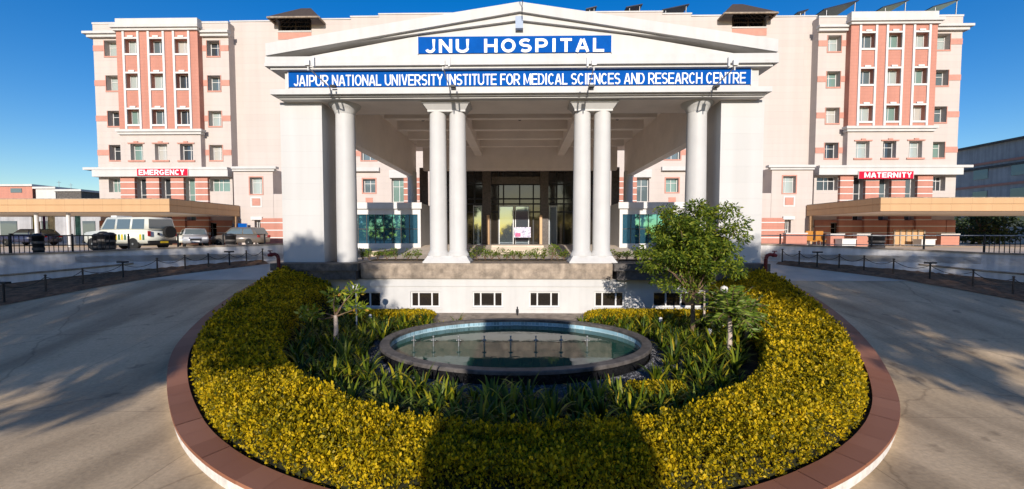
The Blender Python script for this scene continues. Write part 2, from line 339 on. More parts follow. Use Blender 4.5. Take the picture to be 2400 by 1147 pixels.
for sx in (-1, 1):
    P = [(-8.3, 34), (-8.3, 25.5)] + WALL + [(-400, WALL[-1][1]), (-400, 500), (-8.3, 500)]
    V = [(sx*x, y) for x, y in P]
    o = MB().prismz([(x if sx < 0 else -x, y) for x, y in P], 2.3, 2.6).build('parking_area', M['parking']); tag(o, kind='structure')
# retaining walls (each a thing) with a projecting ledge
for sx in (-1, 1):
    side = 'left' if sx < 0 else 'right'
    wt = thing('retaining_wall', (sx*12.7, 22.3, 2.2), 'grey white rendered retaining wall below the parking on the %s side' % side, 'wall', 'retaining walls of the parking areas')
    m = MB(); W = WALL; tops = WTOP; bots = WBOT; nrm = []
    for i in range(len(W)):
        a = W[max(i-1, 0)]; b = W[min(i+1, len(W)-1)]; dx, dy = b[0]-a[0], b[1]-a[1]; L = math.hypot(dx, dy); nrm.append((dy/L, -dx/L))
    vs = []
    for (x, y), (nx, ny), t, b in zip(W, nrm, tops, bots):
        vs += [(x+nx*.3, y+ny*.3, b), (x+nx*.3, y+ny*.3, t), (x, y, t), (x, y, b)]
    # decide which normal points away from the road
    fs = []
    for i in range(len(W)-1):
        a = 4*i; b = a+4
        for k in range(4): fs.append((a+k, a+(k+1) % 4, b+(k+1) % 4, b+k))
    m.add(vs, fs + [(0, 3, 2, 1), (4*len(W)-4, 4*len(W)-3, 4*len(W)-2, 4*len(W)-1)]); m.build('wall_face', M['retain'], wt, mir=-sx)
    c = MB()
    for i in range(len(W)-1):
        (x0, y0), (x1, y1) = W[i], W[i+1]; n0 = nrm[i]; n1 = nrm[i+1]
        t0, t1 = tops[i]+.004, tops[i+1]+.004
        q = [(x0+n0[0]*.35, y0+n0[1]*.35, t0), (x0-n0[0]*.05, y0-n0[1]*.05, t0), (x1-n1[0]*.05, y1-n1[1]*.05, t1), (x1+n1[0]*.35, y1+n1[1]*.35, t1)]
        q2 = [(a, b, z+.07) for a, b, z in q]
        c.add(q + q2, [(3, 2, 1, 0), (4, 5, 6, 7), (0, 1, 5, 4), (1, 2, 6, 5), (2, 3, 7, 6), (3, 0, 4, 7)])
    c.build('coping', M['stone'], wt, mir=-sx)
    l = MB(); p = W[3:]; zz = [tops[3]-.62, tops[4]-.72, tops[5]-.85, tops[6]-.95]
    l.tube([(a-nrm[3][0]*.03, b-nrm[3][1]*.03, c) for (a, b), c in zip(p, zz)], .04)
    l.build('ledge', M['stone'], wt, mir=-sx)
# soil strip between road and wall
EDGE = [(0, 718), (110, 697), (220, 676), (330, 657), (450, 641), (560, 628), (640, 618)]
EW = [atramp(x, y) for x, y in EDGE]; EW = [(EW[0][0]-14, EW[0][1]-9.6)] + EW
for sx in (-1, 1):
    V = []; Q = []; n = 24
    for i in range(len(EW)-1):
        for k in range(8):
            t = k/8; x = EW[i][0]*(1-t)+EW[i+1][0]*t; y = EW[i][1]*(1-t)+EW[i+1][1]*t
            # wall point with the same x on the wall line
            wx = x - .9; wy = None
            for a, b in zip(WALL[:-1], WALL[1:]):
                if b[0] <= wx <= a[0]: u = (wx-a[0])/(b[0]-a[0]); wy = a[1]+(b[1]-a[1])*u
            if wy is None: wy = WALL[0][1]
            for j in range(5):
                s_ = j/4; X = x*(1-s_)+wx*s_; Y = y*(1-s_)+(max(wy, y)+.1)*s_
                V.append((X if sx < 0 else -X, Y, ramp(Y)+(.02 if j == 0 else .05+.05*random.random())))
    rows = len(V)//5
    for r in range(rows-1):
        for j in range(4):
            a = r*5+j; q = (a, a+5, a+6, a+1); Q.append(q if sx < 0 else q[::-1])
    o = npmesh('soil_strip', V, Q, M['soil'], smooth=True); tag(o, kind='structure')
# chain fences: post by post
POSTS = [(10, 708, 1), (108, 685, 0), (195, 668, 0), (289, 652, 1), (369, 640, 0), (434, 632, 0), (489, 628, 0), (538, 624, 1), (578, 620, 0), (616, 615, 0)]
for sx in (-1, 1):
    side = 'left' if sx < 0 else 'right'
    pts = [atramp(x, y, .05) for x, y, l in POSTS]; pts = [(pts[0][0]-3.0, pts[0][1]-2.1)] + pts; lamps = [0] + [l for _, _, l in POSTS]
    for i, (x, y) in enumerate(pts):
        x = x if sx < 0 else -x; z = ramp(y) + .03
        h = .68
        if lamps[i]:
            t = thing('lamp_post', (x, y, z), 'chain post with flat lamp head, %s by the %s retaining wall' % (['nearest', 'mid row', 'at far end'][[1, 4, 8].index(i)], side), 'lamp post', 'chain posts with lamp heads')
        else:
            t = thing('bollard', (x, y, z), 'thin dark post holding a chain beside the %s retaining wall' % side, 'post', 'chain posts beside the %s ramp' % side)
        MB().cyl((x, y, z-.1), (x, y, z+h), .035, .03).lathe([(0.05, 0), (.05, .03), (0, .06)], (x, y, z+h), 10).build('post', M['black'] if lamps[i] else M['post'], t)
        if lamps[i]: MB().box(x-.2, x+.2, y-.09, y+.09, z+h+.02, z+h+.09).build('lamp_head', M['black'], t)
        if i < len(pts)-1:
            x2, y2 = pts[i+1]; x2 = x2 if sx < 0 else -x2; z2 = ramp(y2)+.03
            P = []
            for k in range(11):
                u = k/10; P.append((x+(x2-x)*u, y+(y2-y)*u, (z+h-.05)*(1-u)+(z2+h-.05)*u-.22*4*u*(1-u)*1.0))
            MB().tube(P, .014, 6).build('chain', M['post'], t)
# ------------------------------------------------------------------ planter kerb
kerb = thing('planter_kerb', (0, 4.6, 0), 'broad red brown kerb with white painted face curving round the oval planter', 'kerb')
N = 180; ts = [R(-90 + 180*i/N) for i in range(N+1)]
V = []; Q = []; NS = 66
for sidx in range(NS):
    jit = rng.uniform(-.004, .004)
    for sub_ in range(4):
        t = R(-90+180*(sidx+.004+sub_/3*.992)/NS); xo, yo = ell(11.02, 14.32, t); xi, yi = ell(10.60, 13.90, t); zo = K(yo)+jit; zi = K(yi)+jit
        V += [(xi, yi, zi-.25), (xi, yi, zi), (xo, yo, zo), (xo, yo, zo-.055)]
    for sub_ in range(3):
        a = 16*sidx+4*sub_; b = a+4
        for k in range(3): Q.append((a+k, b+k, b+k+1, a+k+1)[::-1])
npmesh('coping', V, Q, M['kerbstone'], kerb)
V = []; Q = []
for t in ts:
    xo, yo = ell(11.0, 14.3, t); xi, yi = ell(10.62, 13.92, t); V += [(xi, yi, K(yi)-.03), (xo, yo, K(yo)-.03)]
for i in range(N): Q.append((2*i, 2*i+1, 2*i+3, 2*i+2))
npmesh('mortar_bed', V, Q, M['kerbtop'], kerb)
V = []; Q = []
for t in ts:
    xo, yo = ell(11.02, 14.32, t); xi, yi = ell(10.98, 14.28, t); z = K(yo)
    V += [(xo, yo, z-.055), (xi, yi, z-.055), (xi, yi, z-.6)]
for i in range(N):
    a = 3*i; b = a+3
    for k in range(2): Q.append((a+k, b+k, b+k+1, a+k+1))
npmesh('kerb_face', V, Q, M['kerbface'], kerb)
# garden soil
def soil(x, y):
    q = math.hypot(x/10.5, (CY-y)/13.8); s = smooth01((q-.76)/.24)
    return .04 + s*(K(y)-.1-.04)
V = []; Q = []; NR = 26; NT = 90
for r in range(NR+1):
    for i in range(NT+1):
        q = r/NR; t = R(-90+180*i/NT); x, y = ell(10.6*q, 13.9*q, t); V.append((x, y+.28 if q == 0 else y + .28*(1-q), soil(x, y)))
for r in range(NR):
    for i in range(NT):
        a = r*(NT+1)+i; Q.append((a, a+1, a+NT+2, a+NT+1)[::-1])
o = npmesh('garden_soil', V, Q, M['gardensoil'], smooth=True); tag(o, kind='structure')
# thin strip of path between podium and pool
o = MB().box(-4.2, 4.2, 16.1, 19.1, .0, .075).build('path', M['stone']); tag(o, kind='structure')
# ------------------------------------------------------------------ fountain pool
PXc, PYc, PA, PB = -.13, 12.84, 4.0, 3.14
def pel(a, b, t): return (PXc + a*math.sin(t), PYc - b*math.cos(t))
pool = thing('fountain_pool', (PXc, PYc, 0), 'oval fountain pool with grey stone rim and green water in the planter', 'fountain')
def ring(name, prof, m, parent, smooth=False, n=96):    # prof: (shrink,z) outward to inward
    V = []; Q = []; k = len(prof)
    for i in range(n):
        t = 2*math.pi*i/n
        for d, z in prof: x, y = pel(PA-d, PB-d, t); V.append((x, y, z))
    for i in range(n):
        a = i*k; b = ((i+1) % n)*k
        for j in range(k-1): Q.append((a+j, b+j, b+j+1, a+j+1))
    return npmesh(name, V, Q, m, parent, smooth=smooth)
ring('rim', [(.05, .36), (-.02, .36), (-.02, .43), (0, .455), (.25, .455), (.27, .43), (.27, .36)], M['greystone'], pool)
ring('outer_wall', [(.06, .0), (.06, .365)], M['wet_shade'], pool)
ring('tile_lining', [(.255, .37), (.255, -.05)], M['tile'], pool)
V = [(PXc, PYc, .22)]; Q = []
n = 96
for i in range(n): x, y = pel(PA-.256, PB-.256, 2*math.pi*i/n); V.append((x, y, .22))
wtr = MB().add(V, [(0, 1+(i+1) % n, 1+i)[::-1] for i in range(n)]); wo = wtr.build('water', M['water'], pool)
wo.data.flip_normals() if wo.data.polygons[0].normal.z < 0 else None
for i, px in enumerate([970, 1016, 1075, 1135, 1197, 1256, 1315, 1376]):
    x, y = atz(px, 812, .22)
    m = MB().cyl((x, y, .15), (x, y, .50), .022, .018, 8).lathe([(0, -.02), (.05, 0), (.05, .03), (0, .05)], (x, y, .40), 10)
    m.cyl((x-.07, y, .40), (x+.07, y, .40), .016, n=6)
    m.lathe([(.018, 0), (.035, .03), (0, .05)], (x, y, .5), 8)
    m.build('fountain_nozzle', M['steel'], pool)
# gravel bed and stones
V = []; Q = []
for i in range(96):
    t = 2*math.pi*i/96
    for d, z in ((-.9, .05), (-.45, .10), (.02, .11)): x, y = pel(PA-d, PB-d*1.15, t); V.append((x, y, z))
for i in range(96):
    a = 3*i; b = ((i+1) % 96)*3
    for j in range(2): Q.append((a+j, b+j, b+j+1, a+j+1))
o = npmesh('gravel', V, Q, M['gravelbed'], smooth=True); tag(o, kind='structure')
oc = np.array([(1,0,0),(0,1,0),(-1,0,0),(0,-1,0),(0,0,1),(0,0,-1)], float); of = np.array([(0,1,4),(1,2,4),(2,3,4),(3,0,4),(1,0,5),(2,1,5),(3,2,5),(0,3,5)])
n = 7000; t = rng.uniform(0, 2*np.pi, n); d = rng.uniform(.02, .85, n); r = rng.uniform(.014, .034, n)
cx = PXc+(PA+d)*np.sin(t); cy = PYc-(PB+d*1.15)*np.cos(t); cz = .11-d*.03
k = cy < 16.3; cx, cy, cz, r = cx[k], cy[k], cz[k], r[k]; n = len(cx)
ov = oc[None]*r[:, None, None]*rng.uniform(.6, 1.2, (n, 1, 3)) + np.stack([cx, cy, cz], 1)[:, None]
npm = npmesh('gravel_stones', ov.reshape(-1, 3), (of[None]+6*np.arange(n)[:, None, None]).reshape(-1, 3), M['gravel'])
tag(npm, 'loose grey gravel stones spread round the foot of the fountain pool', 'gravel', kind='stuff')
# ================================================================== HEDGES
def leaf_quads(P, D, L, W, bend=.0):
    n = len(P); D = D/np.linalg.norm(D, axis=1, keepdims=True)
    S = np.cross(D, rng.normal(size=(n, 3))); S /= np.linalg.norm(S, axis=1, keepdims=True)
    L = np.asarray(L).reshape(-1, 1); W = np.asarray(W).reshape(-1, 1)
    a = P; c = P + D*L; b = P + D*L*.5 + S*W*.5; d = P + D*L*.5 - S*W*.5
    return np.stack([a, b, c, d], 1).reshape(-1, 3), np.arange(4*n).reshape(n, 4)
_h = rng.uniform(0, 6.28, (14, 3)); _k = rng.normal(size=(14, 2))*np.array([2.6])
def hump(x, y):
    s = 0
    for (p, _, _), (kx, ky) in zip(_h, _k): s = s + np.sin(kx*x+ky*y+p)
    return s/14
Kv = np.vectorize(K); solv = np.vectorize(soil)
HI, HO = (8.15, 12.25), (10.44, 13.86)
def unf(x, y): return np.where(x < 0, x/(1-.055*np.clip((11.5-y)/4, 0, 1)**2*(3-2*np.clip((11.5-y)/4, 0, 1))), x)
def hedge_top(x, y):
    X_ = x; x = unf(x, y)
    qo = np.hypot(x/HO[0], (CY-y)/HO[1]); qi = np.hypot(x/HI[0], (CY-y)/HI[1])
    do = (1-qo)*11.5; di = (qi-1)*9.5; u = np.clip(di/(np.abs(do)+np.abs(di)+1e-6), 0, 1)
    k = Kv(y); top = (1-u)*(.70+.38*(k-.25))+u*(k+.40)
    e = np.minimum(np.clip(do/.28, 0, 1), np.clip(di/.30, 0, 1)); e = np.sqrt(1-(1-e)**2)
    base = np.where(do < di, k-.10, solv(x, y)); return base+(top-base)*(.12+.88*e)+(hump(x, y)*.16+hump(x*3.3+2, y*3.3)*.10)*e, e, do, di
def sprigs(n, ylo, yhi, xlo=-10.6, xhi=10.6):
    out = []
    while sum(len(o) for o in out) < n:
        x = rng.uniform(xlo, xhi, n*2); y = rng.uniform(ylo, yhi, n*2)
        xu = unf(x, y); qo = np.hypot(xu/HO[0], (CY-y)/HO[1]); qi = np.hypot(xu/HI[0], (CY-y)/HI[1])
        k = (qo < 1) & (qi > 1); out.append(np.stack([x[k], y[k]], 1))
    return np.concatenate(out)[:n]
hedge = thing('hedge', (0, 6, .3), 'clipped golden yellow hedge filling the outer band of the oval planter', 'hedge')
VV = []; QQ = []; off = 0
for n, lo, hi, L0 in ((34000, 4.8, 9.0, .046), (25000, 9.0, 18.7, .064)):
    p = sprigs(n, lo, hi); z, e, do, di = hedge_top(p[:, 0], p[:, 1])
    gap = hump(p[:, 0]*3.1+5, p[:, 1]*3.1) ; keep = (gap > -.29) | (rng.random(n) < .35); p = p[keep]; z = z[keep]; n = len(p)
    m_ = 5; P = np.repeat(np.stack([p[:, 0], p[:, 1], z - rng.uniform(-.03, .15, n)], 1), m_, 0)
    P += rng.normal(size=P.shape)*.018
    ax = rng.normal(size=(n, 3))*.35; ax[:, 2] = 1; ax[:, 1] -= .15
    D = np.repeat(ax, m_, 0)*.75+rng.normal(size=(n*m_, 3))*.75
    shoot = np.repeat(rng.random(n) < .06, m_); P[shoot, 2] += rng.uniform(.03, .12, shoot.sum()); D[shoot, 2] += .9
    L = L0*rng.uniform(.5, 1.5, n*m_)*np.where(shoot, 1.25, 1); v, q = leaf_quads(P, D, L, L*.62); VV.append(v); QQ.append(q+off); off += len(v)
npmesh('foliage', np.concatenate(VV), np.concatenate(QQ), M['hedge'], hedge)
V = []; Q = []; NT = 260; NR = 14
for r in range(NR+1):
    for i in range(NT+1):
        t = R(-89+178*i/NT); s = r/NR; x, y = ell(HI[0]+(HO[0]-HI[0])*s, HI[1]+(HO[1]-HI[1])*s, t); V.append((x, y))
V = np.array(V); z, e, _, _ = hedge_top(V[:, 0], V[:, 1]); V = np.column_stack([V, z-.13])
for r in range(NR):
    for i in range(NT): a = r*(NT+1)+i; Q.append((a, a+NT+1, a+NT+2, a+1)[::-1])
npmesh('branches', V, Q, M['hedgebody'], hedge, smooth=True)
def block_hedge(label, x0, x1, y0, y1, z0, z1, n, L0=.07, slope=0.):
    h = thing('hedge', ((x0+x1)/2, (y0+y1)/2, z0), label, 'hedge')
    f = rng.uniform(0, 1, n); x = rng.uniform(x0, x1, n); y = rng.uniform(y0, y1, n)
    fx = (x-(x0+x1)/2)/((x1-x0)/2); fy = (y-(y0+y1)/2)/((y1-y0)/2); e = np.sqrt(np.clip(1-np.maximum(abs(fx)**6, abs(fy)**4), 0, 1))
    z = z0+(z1-z0)*(.25+.75*e)+hump(x, y)*.08
    front = f < .35; z = np.where(front, rng.uniform(z0, z1, n), z); y = np.where(front, y0+rng.uniform(0, .12, n), y)
    P = np.repeat(np.stack([x, y, z], 1), 4, 0)+rng.normal(size=(n*4, 3))*.02; D = rng.normal(size=(n*4, 3))*.8; D[:, 2] += .8
    L = L0*rng.uniform(.7, 1.3, n*4); v, q = leaf_quads(P, D, L, L*.6); npmesh('foliage', v, q, M['hedge'], h)
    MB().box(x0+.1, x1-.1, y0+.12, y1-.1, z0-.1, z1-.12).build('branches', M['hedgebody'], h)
block_hedge('low clipped golden hedge left of the pool, along the foot of the podium', -6.9, -3.5, 16.6, 17.7, .05, .48, 3600)
block_hedge('low clipped golden hedge right of the pool, along the foot of the podium', 2.7, 8.0, 16.9, 17.9, .05, .48, 5000)
block_hedge('small patch of low golden hedge at the front right edge of the gravel', 2.35, 3.7, 8.75, 9.6, .03, .32, 1500, .06)
# ================================================================== STRAP-LEAF CLUMPS
def strap_clump(seed, h=.6, n=20, droop=1.):
    r = random.Random(seed); V = []; Q = []
    for i in range(n):
        a = r.uniform(0, 6.283); L = h*r.uniform(.75, 1.3); lean = r.uniform(.3, 1.25)*droop; wd = r.uniform(.026, .042)
        d = Vector((math.cos(a), math.sin(a), 0)); s = Vector((-d.y, d.x, 0)); p = Vector((0, 0, 0))+d*.03; ang = math.pi/2-lean*.35; k = 6; base = len(V)
        for j in range(k+1):
            u = j/k; ww = wd*(1-.15*u-.8*u**3) if j < k else .002
            V += [tuple(p+s*ww), tuple(p-s*ww)]
            p = p+(d*math.cos(ang)+Vector((0, 0, 1))*math.sin(ang))*(L/k); ang -= lean*(.10+.42*u)
        for j in range(k): b = base+2*j; Q.append((b, b+1, b+3, b+2))
    return V, Q
protos = []
for i in range(6):
    V, Q = strap_clump(100+i, .46+.03*i, 24, .95+.15*(i % 3)); me = npmesh('strap_leaf_plant', V, Q, M['strap'], smooth=True); protos.append(me)
spots = []; tries = 0
BAN = [(-6.9, -3.4, 16.3, 19), (2.6, 8.1, 16.6, 19), (2.2, 3.8, 8.6, 9.7), (-3.5, 2.7, 16.0, 19)]
rr = random.Random(5)
while len(spots) < 298 and tries < 60000:
    tries += 1; x = rr.uniform(-8.1, 8.1); y = rr.uniform(6.8, 17.9)
    if math.hypot(x/7.9, (CY-y)/11.9) > 1: continue
    if math.hypot((x-PXc)/(PA+.42), (y-PYc)/(PB+(1.05 if y < 12 else .4))) < 1: continue
    if any(a < x < b and c < y < d for a, b, c, d in BAN): continue
    if any((x-p)**2+(y-q)**2 < (.36 if y < 10 else .40)**2 for p, q in spots): continue
    spots.append((x, y))
for i, (x, y) in enumerate(spots):
    o = protos[i] if i < 6 else protos[i % 6].copy()
    if i >= 6: COL.objects.link(o)
    zone = 'in front of the fountain pool' if abs(x) < 2.6 and y < 10.5 else ('left of the fountain pool' if x < 0 else 'right of the fountain pool')
    o.location = (x, y, soil(x, y)); s = rr.uniform(.8, 1.2); o.scale = (s, s, s*rr.uniform(.9, 1.15)); o.rotation_euler = (0, 0, rr.uniform(0, 6.28))
    tag(o, 'green and yellow strap leaved clump %s inside the hedge' % zone, 'plant', 'strap leaved clumps '+zone)
# ================================================================== FACADES
def facade(x0, x1, z0, z1, y, depth, holes, m, body=None):
    xs = sorted({x0, x1} | {min(max(h[k], x0), x1) for h in holes for k in (0, 1)}); zs = sorted({z0, z1} | {min(max(h[k], z0), z1) for h in holes for k in (2, 3)})
    for i in range(len(xs)-1):
        for j in range(len(zs)-1):
            a, b, c, d = xs[i], xs[i+1], zs[j], zs[j+1]; mx, mz = (a+b)/2, (c+d)/2
            if b-a < 1e-5 or d-c < 1e-5 or any(h[0] < mx < h[1] and h[2] < mz < h[3] for h in holes): continue
            m.quad((a, y, c), (b, y, c), (b, y, d), (a, y, d))
    Y = y+depth
    for a, b, c, d in holes:
        m.quad((a, y, c), (a, y, d), (a, Y, d), (a, Y, c)); m.quad((b, y, c), (b, Y, c), (b, Y, d), (b, y, d))
        m.quad((a, y, c), (a, Y, c), (b, Y, c), (b, y, c)); m.quad((a, y, d), (b, y, d), (b, Y, d), (a, Y, d))
    m.quad((x0, y, z0), (x0, y, z1), (x0, Y, z1), (x0, Y, z0)); m.quad((x1, y, z0), (x1, Y, z0), (x1, Y, z1), (x1, y, z1)); m.quad((x0, y, z1), (x1, y, z1), (x1, Y, z1), (x0, Y, z1))
    if body: m.box(x0, x1, Y, Y+body, z0, z1)
    return m
WR = random.Random(77)
def window(par, x0, x1, z0, z1, y, mir=1, mull=(.5,), trans=.68, glass='glass', fw=.06, mt='white2'):
    if glass in ('glass', 'lightglass'): glass = WR.choice(['glass', 'glass2', 'lightglass', 'glass3', 'glass4', 'lightglass' if glass == 'lightglass' else 'glass2'])
    f = MB(); d = .08
    f.box(x0, x0+fw, y, y+d, z0, z1).box(x1-fw, x1, y, y+d, z0, z1).box(x0+fw, x1-fw, y, y+d, z0, z0+fw).box(x0+fw, x1-fw, y, y+d, z1-fw, z1)
    for k in mull: c = x0+(x1-x0)*k; f.box(c-fw*.45, c+fw*.45, y+.004, y+d, z0+fw, z1-fw)
    if trans: c = z0+(z1-z0)*trans; f.box(x0+fw, x1-fw, y+.008, y+d, c-fw*.4, c+fw*.4)
    fo = f.build('window', M[mt], par, mir=mir)
    MB().quad((x0+.01, y+.05, z0+.01), (x1-.01, y+.05, z0+.01), (x1-.01, y+.05, z1-.01), (x0+.01, y+.05, z1-.01)).build('pane', M[glass], fo, mir=mir)
    return fo
YW = 41.7; GZ = 2.55
def hole(px0, px1, py0, py1, Y=YW):
    c = (px0+px1)/2, (py0+py1)/2
    return [PX(px0, c[1], Y), PX(px1, c[1], Y), PZ(c[0], py1, Y), PZ(c[0], py0, Y)]
def wing(mir, label):
    T = thing('hospital_wing', (mir*34, YW, GZ), label, 'building', 'end wings of the hospital')
    xl, xr = PX(225, 260, YW), PX(540, 260, YW); zt = PZ(380, 53, YW)
    rows = [(95, 132), (177, 213), (260, 296), (340, 376)]
    left = [hole(245+i*4, 275+i*4, a, b) for i, (a, b) in enumerate(rows)]; right = [hole(485+i*2.2, 515+i*2.2, a, b) for i, (a, b) in enumerate(rows)]
    g1 = hole(255, 289, 418, 451); g2 = hole(492, 540, 418, 449); g2[1] = min(g2[1], xr-.25)
    zg = PZ(380, 416, YW)
    lowh = [g1, g2]; dmid = []
    for a, b in ((322, 349), (379, 406), (436, 463)):
        h = hole(a, b, 418, 480); lowh.append([h[0], h[1], 4.9, h[3]]); dmid.append(lowh[-1])
    # canopy level: entrance door + two windows
    d1 = [-31.5, -29.9, GZ+.02, 4.75]; d2 = [-35.6, -34.2, 3.3, 4.75]; d3 = [-27.6, -26.4, GZ+.02, 4.7]
    lowh += [d1, d2, d3]
    holes = left+right+lowh
    m = MB(); facade(xl, xr, GZ, zt, YW, .62, holes, m, 12).build('wall', M['pink'], T, mir=mir)
    for h in left+right:
        window(T, h[0], h[1], h[2], h[3], YW+.55, mir, (.55,), .66, 'lightglass' if rng.random() < .6 else 'glass')
    for h in (g1, g2): window(T, h[0], h[1], h[2], h[3], YW+.5, mir, (.3, .5), .7, 'glass')
    for h in dmid: window(T, h[0], h[1], h[2], h[3], YW+.45, mir, (.5,), .62, 'lightglass')
    for h in (d1, d2, d3): window(T, h[0], h[1], h[2], h[3], YW+.45, mir, (.5,), .75, 'darkglass')
    # red bands at the outer and inner columns, thin red surround and sill
    for hs, xa, xb in ((left, xl, None), (right, None, xr)):
        for h in hs:
            b = MB()
            zc = (h[2]+h[3])/2; t = .27
            xa_ = xa if xa is not None else PX(468, 260, YW); xb_ = xb if xb is not None else PX(281, 260, YW)
            b.box(xa_-.02, h[0], YW-.035, YW+.02, zc-t, zc+t).box(h[1], xb_, YW-.035, YW+.02, zc-t, zc+t)
            b.box(h[0]-.07, h[1]+.07, YW-.05, YW+.02, h[2]-.13, h[2]).box(h[0]-.07, h[0], YW-.03, YW+.02, h[2], h[3]).box(h[1], h[1]+.07, YW-.045, YW+.02, h[2], h[3])
            b.build('red_band', M['redpaint'], T, mir=mir)
    # projecting bay
    YB = YW-.6; bx0, bx1 = PX(276, 190, YB), PX(466, 190, YB)
    zc0 = PZ(370, 310, YB); ztop = PZ(370, 68, YB); zb = PZ(370, 400, YB)
    cols = [(293, 323), (351, 382), (410, 441)]; brow = [(92, 126, 0), (173, 208, 3), (257, 292, 6)]
    bh = [hole(a+o, b+o, r0, r1, YB) for a, b in cols for r0, r1, o in brow]
    facade(bx0, bx1, zc0, ztop, YB, .6, bh, MB()).build('red_bay', M['red'], T, mir=mir)
    lh = [hole(a, b, 338, 376, YB) for a, b in ((306, 335), (363, 392), (422, 452))]
    facade(bx0, bx1, zb, zc0, YB, .6, lh, MB()).build('lower_bay', M['pink'], T, mir=mir)
    for h in bh: window(T, h[0], h[1], h[2], h[3], YB+.44, mir, (.5,), 0, 'lightglass')
    for h in lh: window(T, h[0], h[1], h[2], h[3], YB+.44, mir, (.6,), .66, 'lightglass')
    for k in range(3):
        c = MB(); hs = bh[3*k:3*k+3]; xa = min(h[0] for h in hs); xb = max(h[1] for h in hs); s = .13
        xa, xb = xa+.02, xb-.02
        c.box(xa-.20, xa, YB-.10, YB+.01, zc0+.3, ztop-.25).box(xb, xb+.20, YB-.10, YB+.01, zc0+.3, ztop-.25)
        for h in hs:
            c.box(xa, xb, YB-.085, YB+.01, h[2]-.18, h[2]).box(xa, xb, YB-.085, YB+.01, h[3], h[3]+.15)
            c.box((xa+xb)/2-.28, (xa+xb)/2+.28, YB-.13, YB+.005, h[3]+.13, h[3]+.3)
        c.build('window_surround', M['white2'], T, mir=mir)
    for h in lh:
        MB().box(h[0]-.22, h[1]+.22, YB-.10, YB+.01, h[2]-.16, h[2]).build('red_sill', M['redpaint'], T, mir=mir)
        rs = MB().box(h[0]-.2, h[1]+.2, YB-.10, YB+.01, h[3]+.02, h[3]+.13).box((h[0]+h[1])/2-.2, (h[0]+h[1])/2+.2, YB-.12, YB+.01, h[3]+.12, h[3]+.25); rs.build('red_hood', M['redpaint'], T, mir=mir)
    MB().box(bx0-.15, bx1+.35, YB-.35, YB+.3, zc0-.02, zc0+.22).box(bx0-.05, bx1+.2, YB-.2, YB+.3, zc0-.25, zc0-.02).build('bay_cornice', M['ivory'], T, mir=mir)
    # top block of bay and cornice under it
    zt2 = PZ(370, 43, YB); cc = MB(); cc.box(bx0-.03, bx1+.03, YB-.03, YW+3, ztop, zt2); cc.box(bx0-.3, bx1+.3, YB-.4, YB+.3, ztop+.02, ztop+.28).box(bx0-.15, bx1+.15, YB-.22, YB+.25, ztop-.2, ztop+.02)
    cc.build('bay_parapet', M['ivory'], T, mir=mir)
    # side cornices
    za, zb_ = PZ(240, 90, YW), PZ(240, 78, YW)
    for a, b_ in ((xl-.62, bx0-.02), (bx1+.02, xr+.25)):
        c = MB().box(a, b_, YW-.5, YW+.01, zb_-.22, zb_).box(a+(.25 if a < xl else 0), b_-(.1 if b_ > xr else 0), YW-.3, YW+.01, za, zb_-.22)
        if a < xl: c.box(xl-.62, xl, YW+.01, YW+6, zb_-.22, zb_).box(xl-.37, xl, YW+.01, YW+6, za, zb_-.22)
        c.build('cornice', M['ivory'], T, mir=mir)
    for a, b_ in ((xl-.03, bx0), (bx1, xr+.04)): MB().box(a, b_, YW-.05, YW+.3, zt-.12, zt+.05).build('parapet_coping', M['ivory'], T, mir=mir)
    # white ground band with cornice return
    zb0, zb1 = PZ(380, 416, YW), PZ(380, 396, YW)
    g = MB(); g.box(xl-.85, xr, YW-.72, YW-.005, zb1-.18, zb1+.05).box(xl-.02, xr, YW-.66, YW-.005, zb0, zb1-.18)
    g.build('ground_floor_band', M['ivory'], T, mir=mir)
    # striped brick piers
    for a, b_ in ((289, 322), (349, 379), (406, 436), (463, 492)):
        xa, xb = PX(a, 450, YW), PX(b_, 450, YW)
        p = MB().box(xa, xb, YW-.28, YW-.004, GZ, zb0).build('brick_pier', M['red'], T, mir=mir)
        s = MB()
        for z in np.arange(GZ+.55, zb0-.2, .62): s.box(xa-.015, xb+.015, YW-.30, YW-.006, z, z+.09)
        s.build('white_stripe', M['white2'], p, mir=mir)
    for xa, xb in ((xl-.03, PX(255, 540, YW)), (-35.2, -33.6)):
        p = MB().box(xa, xb, YW-.12, YW-.004, GZ, 4.95).build('brick_pier', M['red'], T, mir=mir)
        s = MB()
        for z in np.arange(GZ+.55, 4.8, .62): s.box(xa-.015, xb+.015, YW-.14, YW-.006, z, z+.09)
        s.build('white_stripe', M['white2'], p, mir=mir)
    facade(xl-.02, PX(545, 540, YW), GZ, 4.98, YW-.06, .055, [d1, d2, d3], MB()).build('brick_base', M['red'], T, mir=mir)
    for z in np.arange(GZ+.55, 4.8, .62):
        for a, b_ in ((xl-.03, d2[0]), (d2[1], d1[0]), (d1[1], d3[0]), (d3[1], PX(545, 540, YW))): MB().box(a, b_, YW-.085, YW-.062, z, z+.09).build('white_stripe', M['white2'], T, mir=mir)
    # outer return wall windows are unseen; annex beside the central block
    YA = 41.0
    ax0, ax1 = PX(548, 440, YA), PX(640, 440, YA); az = PZ(600, 397, YA)
    ah = hole(586, 615, 416, 455, YA); dh = [PX(597, 540, YA), PX(611, 540, YA), GZ+.02, PZ(600, 517, YA)]
    m = MB(); facade(ax0, ax1, GZ, az, YA, .5, [ah, dh], m, 1.2).build('annex_wall', M['pink'], T, mir=mir)
    window(T, *ah, YA+.42, mir, (.62,), .7, 'lightglass'); window(T, *dh, YA+.4, mir, (.35,), .62, 'darkglass')
    m = MB().box(ax0, ax1+.5, YA-.35, YA+.2, az, az+.22).box(ax0, ax1+.25, YA-.2, YA+.2, az-.2, az); m.build('annex_cornice', M['ivory'], T, mir=mir)
